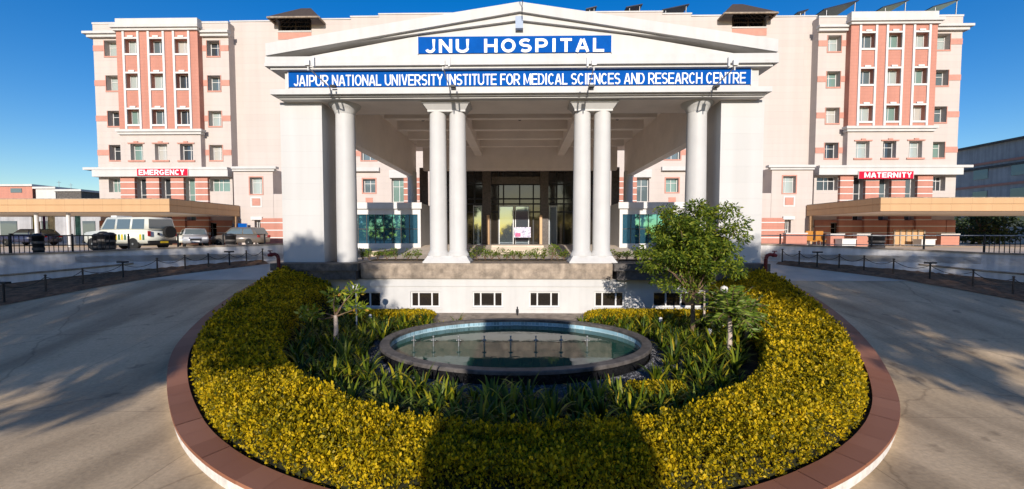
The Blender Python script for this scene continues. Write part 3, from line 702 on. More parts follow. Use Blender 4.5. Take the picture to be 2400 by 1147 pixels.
    m = MB(); m.box(ah[0]-.1, ah[0], YA-.04, YA+.01, ah[2]-.1, ah[3]+.1).box(ah[1], ah[1]+.1, YA-.04, YA+.01, ah[2]-.1, ah[3]+.1).box(ah[0], ah[1], YA-.04, YA+.01, ah[2]-.1, ah[2]).box(ah[0], ah[1], YA-.04, YA+.01, ah[3], ah[3]+.1)
    q = hole(592, 610, 466, 482, YA); MB().box(q[0], q[1], YA-.05, YA+.01, q[2], q[3]).build('red_panel', M['redpaint'], T, mir=mir)
    r0 = PX(613, 540, YA); zr = PZ(640, 512, YA)
    m.build('red_frame', M['redpaint'], T, mir=mir)
    m = MB(); 
    for t in (0.17,): m.box(q[0]-t, q[0]-.06, YA-.045, YA+.01, q[2]-t, q[3]+t).box(q[1]+.06, q[1]+t, YA-.045, YA+.01, q[2]-t, q[3]+t).box(q[0]-.06, q[1]+.06, YA-.045, YA+.01, q[2]-t, q[2]-.06).box(q[0]-.06, q[1]+.06, YA-.045, YA+.01, q[3]+.06, q[3]+t)
    MB().box(dh[0]-.25, dh[1]+.25, YA-.2, YA+.01, dh[3]+.05, dh[3]+.35).build('door_hood', M['white2'], T, mir=mir)
    m.build('white_frame', M['white2'], T, mir=mir)
    x2 = PX(668, 540, YA); zl = PZ(650, 455, YA)
    MB().box(ax1+.01, x2, YA+.02, 42.4, zr, zl).build('low_wall', M['pink'], T, mir=mir)
    p = MB().box(r0, x2, YA-.12, YA-.004, GZ, zr).build('brick_pier', M['red'], T, mir=mir); s = MB()
    for z in np.arange(GZ+.7, zr-.2, .72): s.box(r0-.01, x2+.01, YA-.145, YA-.006, z, z+.09)
    s.build('white_stripe', M['white2'], p, mir=mir)
    return T
wing(1, 'pink five storey hospital wing on the left above the emergency canopy')
wing(-1, 'pink five storey hospital wing on the right above the maternity canopy')
# ------------------------------------------------------------------ central block
YC = 42.6
CB = thing('central_block', (0, YC, GZ), 'long pink central hospital block behind the white portico', 'building')
prof = [(540, 52), (652, 52), (652, 76), (730, 76), (730, 47), (822, 47), (822, 41), (888, 41), (888, 35), (1218, 35)]
pl = [(PX(a, b, YC), PZ(a, b, YC)) for a, b in prof]; pl[-1] = (0, pl[-2][1])
ch = [hole(847, 882, 342, 376, YC), hole(851, 880, 420, 452, YC), hole(918, 950, 420, 474, YC), hole(851, 880, 260, 296, YC)]
def cent(mir):
    x0 = pl[0][0]; zl = 13.2
    lo = MB(); facade(x0, 0, GZ, zl, YC, .5, ch, lo).build('wall', M['pink'], CB, mir=mir)
    up = MB(); poly = [(0, zl), (x0, zl)] + pl; up.prism(poly, YC, YC+.5)
    up.box(x0, 0, YC+.5, YC+14, GZ, pl[2][1]-.02); up.build('upper_wall', M['pink'], CB, mir=mir)
    for (a, za), (b, zb) in zip(pl[:-1], pl[1:]):
        if abs(za-zb) < .3 and b-a > 1: MB().box(a-.05, b+.03 if b < -1 else b, YC-.06, YC+.56, max(za, zb), max(za, zb)+.12).build('parapet_coping', M['ivory'], CB, mir=mir)
    for h in ch: window(CB, *h, YC+.4, mir, (.5,), .68, 'glass')
    for h in ch[:2]+ch[3:]:
        r = MB().box(h[0]-.12, h[0], YC-.04, YC+.01, h[2]-.12, h[3]+.12).box(h[1], h[1]+.12, YC-.04, YC+.01, h[2]-.12, h[3]+.12).box(h[0], h[1], YC-.04, YC+.01, h[2]-.12, h[2]).box(h[0], h[1], YC-.04, YC+.01, h[3], h[3]+.12)
        r.build('red_frame', M['redpaint'], CB, mir=mir)
    h = ch[0]; MB().box(h[0]-2, h[0]-.12, YC-.03, YC+.01, h[2]+.4, h[2]+.95).build('red_band', M['redpaint'], CB, mir=mir)
    a = hole(857, 874, 464, 480, YC); MB().box(a[0], a[1], YC-.03, YC+.01, a[2], a[3]).build('red_panel', M['redpaint'], CB, mir=mir)
    a = hole(652, 730, 77, 93, YC); MB().box(a[0], a[1], YC-.03, YC+.01, a[2], a[3]).build('red_band', M['redpaint'], CB, mir=mir)
    a = hole(820, 891, 394, 403, YC); MB().box(a[0], a[1], YC-.4, YC+.01, a[2], a[3]).build('string_course', M['ivory'], CB, mir=mir); a = hole(914, 955, 400, 418, YC); MB().box(a[0], a[1], YC-.3, YC+.01, a[2], a[3]).build('string_course', M['ivory'], CB, mir=mir)
    a = hole(949, 990, 418, 560, YC); p = MB().box(a[0], a[1], YC-.35, YC+.01, GZ, a[3]).build('brick_pier', M['red'], CB, mir=mir); s = MB()
    for z in np.arange(GZ+.6, a[3]-.1, .62): s.box(a[0]-.01, a[1]+.01, YC-.37, YC, z, z+.09)
    s.build('white_stripe', M['white2'], p, mir=mir)
cent(1); cent(-1)
# ------------------------------------------------------------------ entrance lobby front (dark glass)
YG = 34.0
LB = thing('entrance_lobby', (0, YG, 2.8), 'dark glazed entrance lobby with mirror doors at the back of the portico', 'lobby')
zf, zt = 2.8, PZ(1218, 404, YG)+.5
LX = 7.15
MB().box(-LX, LX, YG+.35, YG+8, zf, zt).build('lobby_body', M['dark'], LB)
MB().quad((-LX, YG+.2, zf), (LX, YG+.2, zf), (LX, YG+.2, zt), (-LX, YG+.2, zt)).build('glazing', M['darkglass'], LB)
for px0, px1 in ((1131, 1151), (1266, 1285), (985, 1003), (1433, 1450)):
    MB().box(PX(px0, 500, YG), PX(px1, 500, YG), YG-.15, YG+.19, zf, zt-.15).build('granite_pier', M['dark'], LB)
mm = MB()
for px in (1093, 1112, 1168, 1180, 1218, 1250, 1305, 1322): x = PX(px, 500, YG); mm.box(x-.05, x+.05, YG+.05, YG+.19, zf, zt)
for py in (432, 466, 478, 497): z = PZ(1218, py, YG); mm.box(-LX, LX, YG+.06, YG+.185, z-.05, z+.05)
mm.build('mullions', M['black'], LB)
MB().box(PX(1152, 424, YG), PX(1265, 424, YG), YG-.1, YG+.04, PZ(1218, 432, YG), PZ(1218, 415, YG)).build('transom_beam', M['dark'], LB)
for a, b_ in ((1169, 1204), (1207, 1240), (1109, 1130), (1286, 1306)):
    h = hole(a, b_, 482, 571, YG); fo = MB().box(h[0], h[0]+.07, YG+.0, YG+.05, zf, h[3]).box(h[1]-.07, h[1], YG, YG+.05, zf, h[3]).box(h[0]+.07, h[1]-.07, YG, YG+.05, h[3]-.1, h[3]).build('door', M['steel'], LB)
    MB().quad((h[0]+.05, YG+.03, zf), (h[1]-.05, YG+.03, zf), (h[1]-.05, YG+.03, h[3]-.05), (h[0]+.05, YG+.03, h[3]-.05)).build('pane', M['doorglass'], fo)
for px in (1145, 1267): x = PX(px, 540, YG); MB().box(x-.1, x+.1, YG-.5, YG-.2, zf, PZ(px, 505, YG)).build('door_jamb_post', M['tan'], LB)
# notice board by the door
x0, x1, z0, z1 = hole(1205, 1244, 533, 557, 33.2)
nb = thing('notice_board', ((x0+x1)/2, 33.2, 2.8), 'purple and white poster board on legs in front of the entrance doors', 'notice board')
MB().box(x0, x1, 33.18, 33.22, z0, z1).build('board', mat('lilac_poster', (.30, .24, .58), .6, .35, 7, c2=(.62, .60, .72)), nb)
MB().box(x0+.08, x0+.5, 33.165, 33.178, z0+.06, z0+.35).build('picture', mat('pink_poster_block', (.6, .12, .25), .6, .3, 9), nb)
MB().box(x0+.3, x1-.2, 33.165, 33.178, z1-.28, z1-.08).box(x0+.62, x1-.1, 33.165, 33.178, z0+.1, z0+.28).build('printed_strip', mat('pale_poster_block', (.6, .55, .7), .6, .3, 9), nb)
MB().box(x0+.05, x0+.1, 33.19, 33.25, 2.79, z0).box(x1-.1, x1-.05, 33.19, 33.25, 2.79, z0).build('legs', M['black'], nb)
# ================================================================== PORTICO
YF = 18.9
# podium
PD = thing('entrance_podium', (0, 19.1, 0), 'white podium with brown stone ledge and basement windows under the portico', 'podium')
zL = PZ(1218, 618, YF)
pxl, pxr = PX(633, 625, YF-.4), PX(1806, 625, YF-.4)
wl, wr = PX(664, 690, 19.02), PX(1712, 690, 19.02)
pw = [(745, 893), (962, 1031), (1107, 1179), (1240, 1312), (1393, 1464), (1530, 1690)]
ph = [hole(a, b, 684, 721, 19.02) for a, b in pw]
zw = PZ(1218, 655, 19.02)
m = MB(); facade(wl, wr, 0, zw, 19.02, .2, ph, m, 1.0).build('wall', M['white'], PD)
MB().box(wl-.1, wr+.1, 18.975, 19.015, PZ(1218, 672, 19.02), zw).build('upper_band', M['white'], PD)
for i, h in enumerate(ph):
    mu = (.27, .72) if h[1]-h[0] < 2 else (.2, .42, .6, .82)
    window(PD, *h, 19.10, 1, mu, 0, 'darkglass', .07)
    MB().box(h[0]-.08, h[1]+.08, 18.985, 19.017, h[2]-.09, h[2]-.01).build('sill', M['white'], PD)
# stone ledges : centre and forward side portions
xa, xb = PX(838, 625, YF-.4), PX(1440, 625, YF-.4)
m = MB(); z2 = PZ(1218, 633, YF); z3 = PZ(1218, 655, YF)
m.box(xa+.003, xb-.003, YF-.05, 20.8, z2, zL).box(xa+.003, xb-.003, YF-.03, 20.4, z3+.02, z2-.003)
m.build('ledge', M['stone'], PD)
for a, b in ((pxl, xa), (xb, pxr)): MB().box(a, b, YF-.4, 20.8, z2-.02, zL+.02).box(a+.15, b-.1, YF-.32, 20.5, z3, z2-.024).build('corner_ledge', M['greystone'], PD)
MB().box(pxl+.2, pxr-.2, 20.35, 34.5, 1.2, zL-.01).build('floor_slab', M['floor'], PD)
m = MB(); V = [(-8.4, 27.0, zL-.006), (8.4, 27.0, zL-.006), (8.4, 31.5, 2.8), (-8.4, 31.5, 2.8), (8.4, 34.4, 2.8), (-8.4, 34.4, 2.8)]
m.add(V, [(0, 1, 2, 3), (3, 2, 4, 5)]); m.build('porch_ramp', M['floor'], PD)
m = MB(); a = hole(1150, 1276, 574, 600, 27.5)
for k in range(4): m.box(a[0]-.0, a[1]+.0, 27.4+k*.35, 31.6, zL+.0+k*.14, zL+.14+k*.14)
m.build('front_steps', M['floor'], PD)
PT = thing('entrance_portico', (0, 19.3, zL), 'large white classical portico with paired columns and triangular pediment', 'portico')
zS = PZ(1218, 236, 19.2)      # soffit
for mir in (1, -1):
    a, b = PX(660, 420, 19.3), PX(757, 420, 19.3)
    MB().box(a, b, 19.3, 20.75, zL+.01, zS-.0).build('pillar', M['ivory'], PT, mir=mir)
def column(cx, cy, r, z0, z1, round_cap=False):
    pr = [(r*1.25, 0), (r*1.25, .12), (r*1.1, .2), (r, .3), (r*1.0, (z1-z0)*.4), (r*.92, z1-z0-.5), (r*.92, z1-z0-.42)]
    if round_cap: pr = [(r, 0), (r, (z1-z0)*.4), (r*.93, z1-z0-.45)]
    c = MB().lathe(pr, (cx, cy, z0), 40).build('column', M['white'], PT)
    if round_cap: MB().lathe([(r*.93, -.45), (r*1.0, -.40), (r*1.05, -.33), (r*1.22, -.2), (r*1.5, -.08), (r*1.55, -.0)], (cx, cy, z1), 40).build('capital', M['white'], c)
    return c
rc = .40
for mir in (1, -1):
    cx = PX(811, 420, 19.75)*mir; column(cx, 19.78, .455, zL+.02, zS, True)
    xs = [PX(1027, 420, 19.7), PX(1073, 420, 19.7)]
    for x in xs: column(x*mir, 19.72, rc, zL+.28, zS-.0, False)
    x0, x1 = xs[0]-.42, xs[1]+.42; m = MB()      # shared plinth and cap
    def frus(x0, x1, y0, y1, z0, z1, g0, g1):
        vs = [(x0-g0, y0-g0, z0), (x1+g0, y0-g0, z0), (x1+g0, y1+g0, z0), (x0-g0, y1+g0, z0), (x0-g1, y0-g1, z1), (x1+g1, y0-g1, z1), (x1+g1, y1+g1, z1), (x0-g1, y1+g1, z1)]
        m.add(vs, [(0, 3, 2, 1), (4, 5, 6, 7), (0, 1, 5, 4), (1, 2, 6, 5), (2, 3, 7, 6), (3, 0, 4, 7)])
    frus(x0, x1, 19.3, 20.14, zL, zL+.07, .2, .2); frus(x0, x1, 19.3, 20.14, zL+.07, zL+.24, .18, .06); frus(x0, x1, 19.3, 20.14, zL+.24, zL+.32, .06, .02)
    m.build('column_plinth', M['white'], PT, mir=mir)
    m = MB(); frus(x0, x1, 19.34, 20.1, zS-.34, zS-.1, -.02, .16); frus(x0, x1, 19.34, 20.1, zS-.1, zS-.003, .2, .2); frus(x0, x1, 19.34, 20.1, zS-.42, zS-.34, -.02, -.02)
    m.build('column_cap', M['white'], PT, mir=mir)
    MB().lathe([(.36, 0), (.34, 5.8)], (-8.3*mir, 33.0, 2.6), 24).build('column', M['white'], PT)
# entablature, all extruded along y
YB2 = 21.3
def band(name, px0, px1, py0, py1, Y, mt='white', y1=YB2, th=None):
    x0, x1 = PX(px0, (py0+py1)/2, Y), PX(px1, (py0+py1)/2, Y); return MB().box(x0, x1, Y, y1, PZ(1218, py1, Y), PZ(1218, py0, Y))
zz = lambda py, Y: PZ(1218, py, Y)
def cornice(name, steps, back=YB2):
    m = MB()
    for px0, px1, Y, ztop, zbot in steps: m.box(PX(px0, 180, Y), PX(px1, 180, Y), Y, back, zbot, ztop)
    return m.build(name, M['white'], PT)
zA = zz(206, 18.55); zB = zz(218, 18.55); zC = zz(221, 18.72); zD = zS
cornice('lower_cornice', [(632, 1811, 18.55, zA, zB), (648, 1797, 18.72, zB-.0, zC-.06), (652, 1794, 18.84, zC-.06, zS)])
zE = zz(162, 18.76)
m = MB().box(PX(668, 185, 18.92), PX(1778, 185, 18.92), 18.92, YB2, zA, zE+.1); m.build('frieze', M['ivory'], PT)
zG = zz(143, 18.52); zH = zz(151, 18.52)
cornice('upper_cornice', [(620, 1825, 18.52, zG, zH), (634, 1811, 18.66, zH, zH-.1), (640, 1806, 18.76, zH-.1, zE)])
z120 = zz(127, 18.5); cornice('pediment_base', [(622, 1824, 18.58, z120, zG)], 22)
# tympanum + raking cornices (prisms)
Yr = 18.55; xl_, xr_ = PX(622, 110, Yr), PX(1824, 110, Yr); xc = 0.0
apt = zz(4, Yr); apb = zz(27, Yr); et = zz(97, Yr); eb = zz(126, Yr)
def gable(apt, et, apb, eb, xl, xr, Y0, Y1, name, mt='white', xi=None):
    m = MB(); m.prism([(xl, eb), (xl, et), (xc, apt), (xc, apb)], Y0, Y1); m.prism([(xc, apb), (xc, apt), (xr, et), (xr, eb)], Y0, Y1); return m.build(name, M[mt], PT)
gable(apt, et, apb, eb, xl_, xr_, Yr, 21.8, 'raking_cornice')
Y2 = 18.70; gable(zz(26, Y2), zz(117, Y2), zz(47, Y2), zz(119.5, Y2)-.003, PX(640, 110, Y2), PX(1806, 110, Y2), Y2, 21.7, 'raking_moulding')
MB().prism([(PX(690, 119, 19), z120-.01), (0, zz(44, 19)), (PX(1755, 119, 19), z120-.01)], 18.86, 21.6).build('tympanum', M['white'], PT)
MB().box(PX(1208, 50, 18.6), PX(1226, 50, 18.6), 18.60, 18.85, zz(66, 18.6), zz(38, 18.6)).build('vent_panel', mat('pale_blue_grey_panel', (.30, .36, .47), .5, .05, 3), PT)
# lightning rod with cable at the apex
m = MB().cyl((0, 18.3, apt-.02), (0, 18.3, apt+.35), .02).tube([(0, 18.24, apt), (.12, 18.2, apt-.15), (.08, 18.2, apt-.45), (.1, 18.5, apt-.75)], .014); m.build('lightning_rod', M['black'], PT)
# porch roof: slab, beams
CZ = zS+1.05; XB = 7.95
MB().box(-8.7, 8.7, YB2, 36, CZ, CZ+.35).build('ceiling_slab', M['ceiling'], PT)
MB().box(PX(668, 240, 19.1), PX(1778, 240, 19.1), 19.2, YB2-.03, zS-.001, zS+.02).build('front_soffit', M['ceiling'], PT)
for y in (23.6, 26.1, 28.6, 31.0): MB().box(-XB+.5, XB-.5, y, y+.4, zS+.42, CZ).build('cross_beam', M['ceiling'], PT)
MB().box(-XB+.5, XB-.5, 33.0, 33.6, 8.55, CZ).build('cross_beam', M['ceiling'], PT)
for x in (-3.15, 3.15): MB().box(x-.28, x+.28, YB2, 33.0, zS+.12, CZ-.002).build('long_beam', M['ceiling'], PT)
for sx in (-1, 1): MB().box(sx*8.15, sx*8.68, YB2+.01, 33.7, 8.1, CZ).build('side_beam', M['ceiling'], PT)
for x in (-5.6, 0, 5.6):
    for y in (22.4, 24.9, 27.3, 29.8):
        MB().cyl((x, y, CZ-.25), (x, y, CZ+.001), .03, n=8).lathe([(.05, 0), (.12, -.06), (.09, -.16), (0, -.2)][::-1], (x, y, CZ-.25), 12).build('ceiling_lamp', M['black'], PT)

# drain pipe at pillar
# glass pavilions either side of the entrance
for mir in (1, -1):
    T = thing('glass_pavilion', (mir*-9.6, 30.3, 2.3), 'low white pavilion with teal mirror glass %s of the entrance' % ('left' if mir > 0 else 'right'), 'pavilion', 'glass pavilions beside the entrance')
    Y = 30.3; x1 = PX(986, 540, Y); x0 = -13.4; zt = PZ(900, 476, Y); h = hole(838, 979, 503, 571, Y); h[0] = x0+.6
    facade(x0, x1, 2.2, zt, Y, .25, [h], MB(), 3.4).build('wall', M['white2'], T, mir=mir)
    MB().box(x0-.1, x1+.12, Y-.18, Y-.002, zt-.42, zt+.02).build('parapet', M['white2'], T, mir=mir)
    gl = MB().quad((h[0], Y+.15, h[2]), (h[1], Y+.15, h[2]), (h[1], Y+.15, h[3]), (h[0], Y+.15, h[3])).build('glazing', M['teal'], T, mir=mir)
    b = MB(); n = 9
    for i in range(1, n): x = h[0]+(h[1]-h[0])*i/n; b.box(x-.02, x+.02, Y+.11, Y+.149, h[2], h[3])
    b.box(h[0], h[1], Y+.112, Y+.148, (h[2]+h[3])/2-.02, (h[2]+h[3])/2+.02); b.build('glazing_bars', M['dark'], gl, mir=mir)
# ------------------------------------------------------------------ signs
CW = dict(J=.56, N=.72, U=.72, H=.72, O=.78, S=.67, P=.67, I=.28, T=.62, A=.74, L=.60, R=.72, Y=.68, F=.61, M=.84, E=.66, D=.72, C=.72, G=.78, V=.70)
def glyph(ch, w, h, t, tv):
    """strokes of one capital letter in a w x h box; t = stem width, tv = bar width; each stroke is a list of points (centre line)"""
    a, b = t/2, w-t/2; lo, hi = tv/2, h-tv/2; m = h/2; c = w/2
    def arc(cx, cy, rx, ry, d0, d1, n=14): return [(cx+rx*math.cos(R(d0+(d1-d0)*i/n)), cy+ry*math.sin(R(d0+(d1-d0)*i/n))) for i in range(n+1)]
    if ch == 'I': return [[(c, 0), (c, h)]]
    if ch == 'T': return [[(c, 0), (c, hi-tv/2)], [(0, hi), (w, hi)]]
    if ch == 'L': return [[(a, h), (a, lo), (w, lo)]]
    if ch == 'E': return [[(w, hi), (a, hi), (a, lo), (w, lo)], [(a+t/2, m), (w*.92, m)]]
    if ch == 'F': return [[(w, hi), (a, hi), (a, 0)], [(a+t/2, m), (w*.88, m)]]
    if ch == 'H': return [[(a, 0), (a, h)], [(b, 0), (b, h)], [(a+t/2, m), (b-t/2, m)]]
    if ch == 'N': return [[(a, 0), (a, h)], [(b, 0), (b, h)], [(a+t*.1, h*.93), (b-t*.1, h*.07)]]
    if ch == 'M': return [[(a, 0), (a, h)], [(b, 0), (b, h)], [(a+t*.1, h*.93), (c, h*.12), (b-t*.1, h*.93)]]
    if ch == 'A': return [[(t*.45, 0), (c-t*.22, h-tv*.3)], [(w-t*.45, 0), (c+t*.22, h-tv*.3)], [(w*.27, h*.29), (w*.73, h*.29)]]
    if ch == 'V': return [[(t*.45, h), (c-t*.22, tv*.3)], [(w-t*.45, h), (c+t*.22, tv*.3)]]
    if ch == 'Y': return [[(t*.45, h), (c, h*.46)], [(w-t*.45, h), (c, h*.46)], [(c, h*.5), (c, 0)]]
    if ch == 'U': return [[(a, h), (a, h*.36)]+arc(c, h*.36, b-c, h*.36-lo, 180, 360)+[(b, h*.36), (b, h)]]
    if ch == 'J': return [[(b, h), (b, h*.32)]+arc(c, h*.32, b-c, h*.32-lo, 0, -160)]
    if ch == 'O': return [arc(c, m, c-a, m-lo, 0, 360, 28)]
    if ch == 'C': return [arc(c, m, c-a, m-lo, 42, 318, 22)]
    if ch == 'G': return [arc(c, m, c-a, m-lo, 42, 335, 22)+[(b, m*.92), (c*1.05, m*.92)]]
    if ch == 'D': return [[(a, lo), (c*.9, lo)]+arc(c*.9, m, b-c*.9, m-lo, -90, 90)+[(c*.9, hi), (a, hi), (a, lo)]]
    if ch in 'PR':
        s = [[(a, 0), (a, hi), (w*.55, hi)]+arc(w*.55, h*.725, b-w*.55, h*.725-h*.45-0, 90, -90)+[(w*.55, h*.45), (a+t/2, h*.45)]]
        s[0] = [(a, 0), (a, hi), (w*.55, hi)]+arc(w*.55, (hi+h*.44)/2, b-w*.55, (hi-h*.44)/2, 90, -90, 10)[1:]+[(a+t/2, h*.44)]
        if ch == 'R': s.append([(w*.5, h*.42), (b+t*.12, 0)])
        return s
    if ch == 'S':
        r1 = (hi-m)/2; return [arc(c, m+r1, c-a, r1, 35, 270, 14)+arc(c, m-r1, c-a, r1, 90, -145, 14)[1:]]
    return []
def text_mesh(par, txt, x0, x1, z0, z1, y, m, bold=.2, space=.1, gap=.28):
    h = z1-z0; adv = [(CW.get(c, gap), c) for c in txt]; tot = sum(a for a, _ in adv)+space*(len(txt)-1); u = (x1-x0)/tot; x = x0; mb = MB()
    for a, ch in adv:
        w_ = a*u; t = min(bold*u*.95, w_ if ch == 'I' else w_*.34); tv = min(t, h*.19)
        for si, st in enumerate(glyph(ch, w_, h, max(t, .01), tv)):
            n = len(st); L_ = []; closed = n > 3 and abs(st[0][0]-st[-1][0]) < 1e-6 and abs(st[0][1]-st[-1][1]) < 1e-6
            yy = y-.0015*si-.0004
            for i in range(n):
                p = st[i]; q0 = st[i-1] if i else (st[-2] if closed else None); q1 = st[i+1] if i < n-1 else (st[1] if closed else None)
                ns = []
                for A_, B_ in ((q0, p), (p, q1)):
                    if A_ is None or B_ is None: continue
                    dx, dz = B_[0]-A_[0], B_[1]-A_[1]; l = math.hypot(dx, dz) or 1; hw = (t*abs(dz)+tv*abs(dx))/(abs(dx)+abs(dz)+1e-9)/2; ns.append((-dz/l, dx/l, hw))
                nx, nz = sum(k[0] for k in ns), sum(k[1] for k in ns); l = math.hypot(nx, nz) or 1; nx /= l; nz /= l
                hw = sum(k[2] for k in ns)/len(ns); cosv = max(.55, nx*ns[0][0]+nz*ns[0][1]); hw /= cosv
                if cosv < .8: # mitre of a right angle: keep the two widths
                    ox = sum(k[0]*k[2] for k in ns); oz = sum(k[1]*k[2] for k in ns)
                else: ox, oz = nx*hw, nz*hw
                L_.append(((x+p[0]+ox, z0+p[1]+oz), (x+p[0]-ox, z0+p[1]-oz)))
            vs = []
            for (ax, az), (bx, bz) in L_: vs += [(ax, yy, az), (bx, yy, bz), (ax, yy+.028, az), (bx, yy+.028, bz)]
            fs = []
            for i in range(n-1):
                o = 4*i; fs += [(o, o+1, o+5, o+4), (o, o+4, o+6, o+2), (o+1, o+3, o+7, o+5)]
            mb.add(vs, fs)
        x += w_+space*u
    o = mb.build('lettering', m, par); return o
def sign(label, r, txt, tr, Y, m='blue', th=.06, bold=.19, space=.10, gap=.28):
    x0, x1, z0, z1 = hole(*r, Y); T = thing('sign', ((x0+x1)/2, Y, z0), label, 'sign')
    MB().box(x0, x1, Y, Y+th, z0, z1).build('board', M[m], T)
    MB().box(x0-.035, x0, Y-.005, Y+th, z0-.03, z1+.03).box(x1, x1+.035, Y-.005, Y+th, z0-.03, z1+.03).build('frame', M['white2'], T)
    a = hole(*tr, Y-.03); text_mesh(T, txt, a[0], a[1], a[2], a[3], Y-.03, M['lett'], bold, space, gap)
    return T
sign('blue sign reading JNU HOSPITAL in wide white letters on the pediment', (980, 1433, 85, 124), 'JNU HOSPITAL', (996, 1416, 91, 123), 18.80, bold=.17, space=.20, gap=.42)
sign('long blue sign naming the university institute across the frieze', (676, 1760, 163, 201), 'JAIPUR NATIONAL UNIVERSITY INSTITUTE FOR MEDICAL SCIENCES AND RESEARCH CENTRE', (688, 1748, 173, 199), 18.86, bold=.16, space=.07)
sign('red sign reading EMERGENCY over the left wing entrance', (321, 440, 396, 412), 'EMERGENCY', (325, 432, 398, 410.5), 40.95, 'redsign', bold=.2)
sign('red sign reading MATERNITY over the right wing entrance', (2013, 2141, 402, 419), 'MATERNITY', (2026, 2137, 404.5, 416.5), 40.95, 'redsign', bold=.2)
# ------------------------------------------------------------------ floodlight arms on the cornice
for i, (bx, tx) in enumerate(((776, 722), (1055, 1038), (1378, 1392), (1668, 1722))):
    b = at(bx, 208, 18.5); z1 = PZ(tx, 158, 16.6); xt = PX(tx, 158, 16.6)
    lab = ['outermost floodlight arm on the left of the cornice', 'floodlight arm over the left pair of columns', 'floodlight arm over the right pair of columns', 'outermost floodlight arm on the right of the cornice'][i]
    T = thing('floodlight', (b[0], 18.35, b[1]), lab+', with white lamp head', 'floodlight', 'floodlight arms on the portico cornice')
    MB().tube([(b[0], 18.53, b[1]-.35), (b[0], 18.4, b[1]-.02), (xt, 16.6, z1)], .022).build('arm', M['steel'], T)
    MB().box(b[0]+.03, b[0]+.25, 18.3, 18.5, b[1]+.02, b[1]+.10).build('junction_box', M['black'], T)
    s = 1 if xt < 0 else -1
    h = MB().box(xt-.09, xt+.09, 16.5, 16.62, z1+.05, z1+.24).box(xt+s*.25-.035, xt+s*.25+.035, 16.5, 16.6, z1+.0, z1+.34).tube([(xt, 16.6, z1-.12), (xt, 16.6, z1+.06), (xt+s*.25, 16.6, z1-.02)], .026)
    h.build('lamp_head', M['white2'], T)
# ================================================================== CANOPIES, ROOFTOP, FAR BUILDINGS
for mir in (1, -1):
    Yc = 32.6; X0 = PX(397, 482, Yc); z1 = PZ(397, 467, Yc); z0 = PZ(397, 497, Yc); zm = (z0+z1)/2
    T = thing('entrance_canopy', (mir*X0, Yc, z0), 'long flat tan clad canopy in front of the %s' % ('emergency entrance on the left' if mir > 0 else 'maternity entrance on the right'), 'canopy', 'tan entrance canopies')
    m = MB().box(-90, X0, Yc, 40.9, zm+.06, z1).box(-90, X0-.05, Yc+.06, 40.9, zm-.02, zm+.06).box(-90, X0-.02, Yc+.02, 40.9, z0, zm-.02)
    m.build('fascia', M['tan'], T, mir=mir)
    MB().box(-89.9, X0-.25, Yc+.25, 40.8, z0-.03, z0-.002).build('soffit', M['ceiling'], T, mir=mir)
    MB().box(-90, X0, Yc+.03, 40.85, z1+.001, z1+.06).build('roof', M['stone'], T, mir=mir)
    if mir > 0:
        for x in (-35.9, -38.5, -44): MB().cyl((x, 33.4, GZ), (x, 33.4, z0-.03), .13, n=16).build('post', M['white2'], T)
    MB().box(X0-.15, X0+.05, 40.2, 40.4, GZ, z0-.03).build('end_post', M['tan'], T, mir=mir)
def pergola(mir, label):
    T = thing('roof_pergola', (mir*PX(690, 40, YC), YC, PZ(690, 76, YC)), label, 'pergola', 'slatted rooftop pergolas')
    Y0, Y1 = YC-1.3, YC+5.0
    e = [at(626, 38, Y0), at(747, 43, Y0)]; z_e = (e[0][1]+e[1][1])/2; xm = at(675, 28, YC+1.5); x0, x1 = e[0][0], e[1][0]; zr_ = xm[1]+.35; ym = YC+1.9; r0, r1 = x0+(x1-x0)*.36, x0+(x1-x0)*.56
    B = [(x0, Y0, z_e), (x1, Y0, z_e), (x1, Y1, z_e), (x0, Y1, z_e)]; Tp = [(r0, ym-.2, zr_), (r1, ym-.2, zr_), (r1, ym+.2, zr_), (r0, ym+.2, zr_)]
    MB().add([(a, b, c+.09) for a, b, c in B+Tp], [(0, 1, 5, 4), (1, 2, 6, 5), (2, 3, 7, 6), (3, 0, 4, 7), (4, 5, 6, 7)]).build('roof', M['post'], T, mir=mir)
    m = MB()
    for k in range(4):
        a, b = Vector(B[k]), Vector(B[(k+1) % 4]); c, d = Vector(Tp[k]), Vector(Tp[(k+1) % 4]); n = 12 if k % 2 == 0 else 9
        for i in range(n+1): u = i/n; m.cyl(a.lerp(b, u), c.lerp(d, u), .055, n=5, caps=False)
        m.cyl(a, b, .09, n=6)
    m.build('slats', M['stone'], T, mir=mir)
    f = MB(); gx0, gx1 = PX(655, 60, YC)+.1, PX(729, 60, YC)-.1; gz = PZ(690, 76, YC)
    for x in (gx0, (gx0+gx1)/2, gx1):
        for y in (YC+.15, YC+3.6): f.cyl((x, y, gz-.05), (x, y, z_e+.2), .07, n=8)
    for k in range(3): f.box(gx0, gx1, YC+.1, YC+.2, gz+.15+k*.42, gz+.23+k*.42)
    f.build('frame', M['post'], T, mir=mir)
    MB().box(gx0-.3, gx1+.3, YC+3.9, YC+4.0, gz-.2, z_e-.15).build('back_screen', M['stone'], T, mir=mir)
pergola(1, 'dark slatted rooftop pergola at the left of the pediment'); pergola(-1, 'dark slatted rooftop pergola at the right of the pediment')
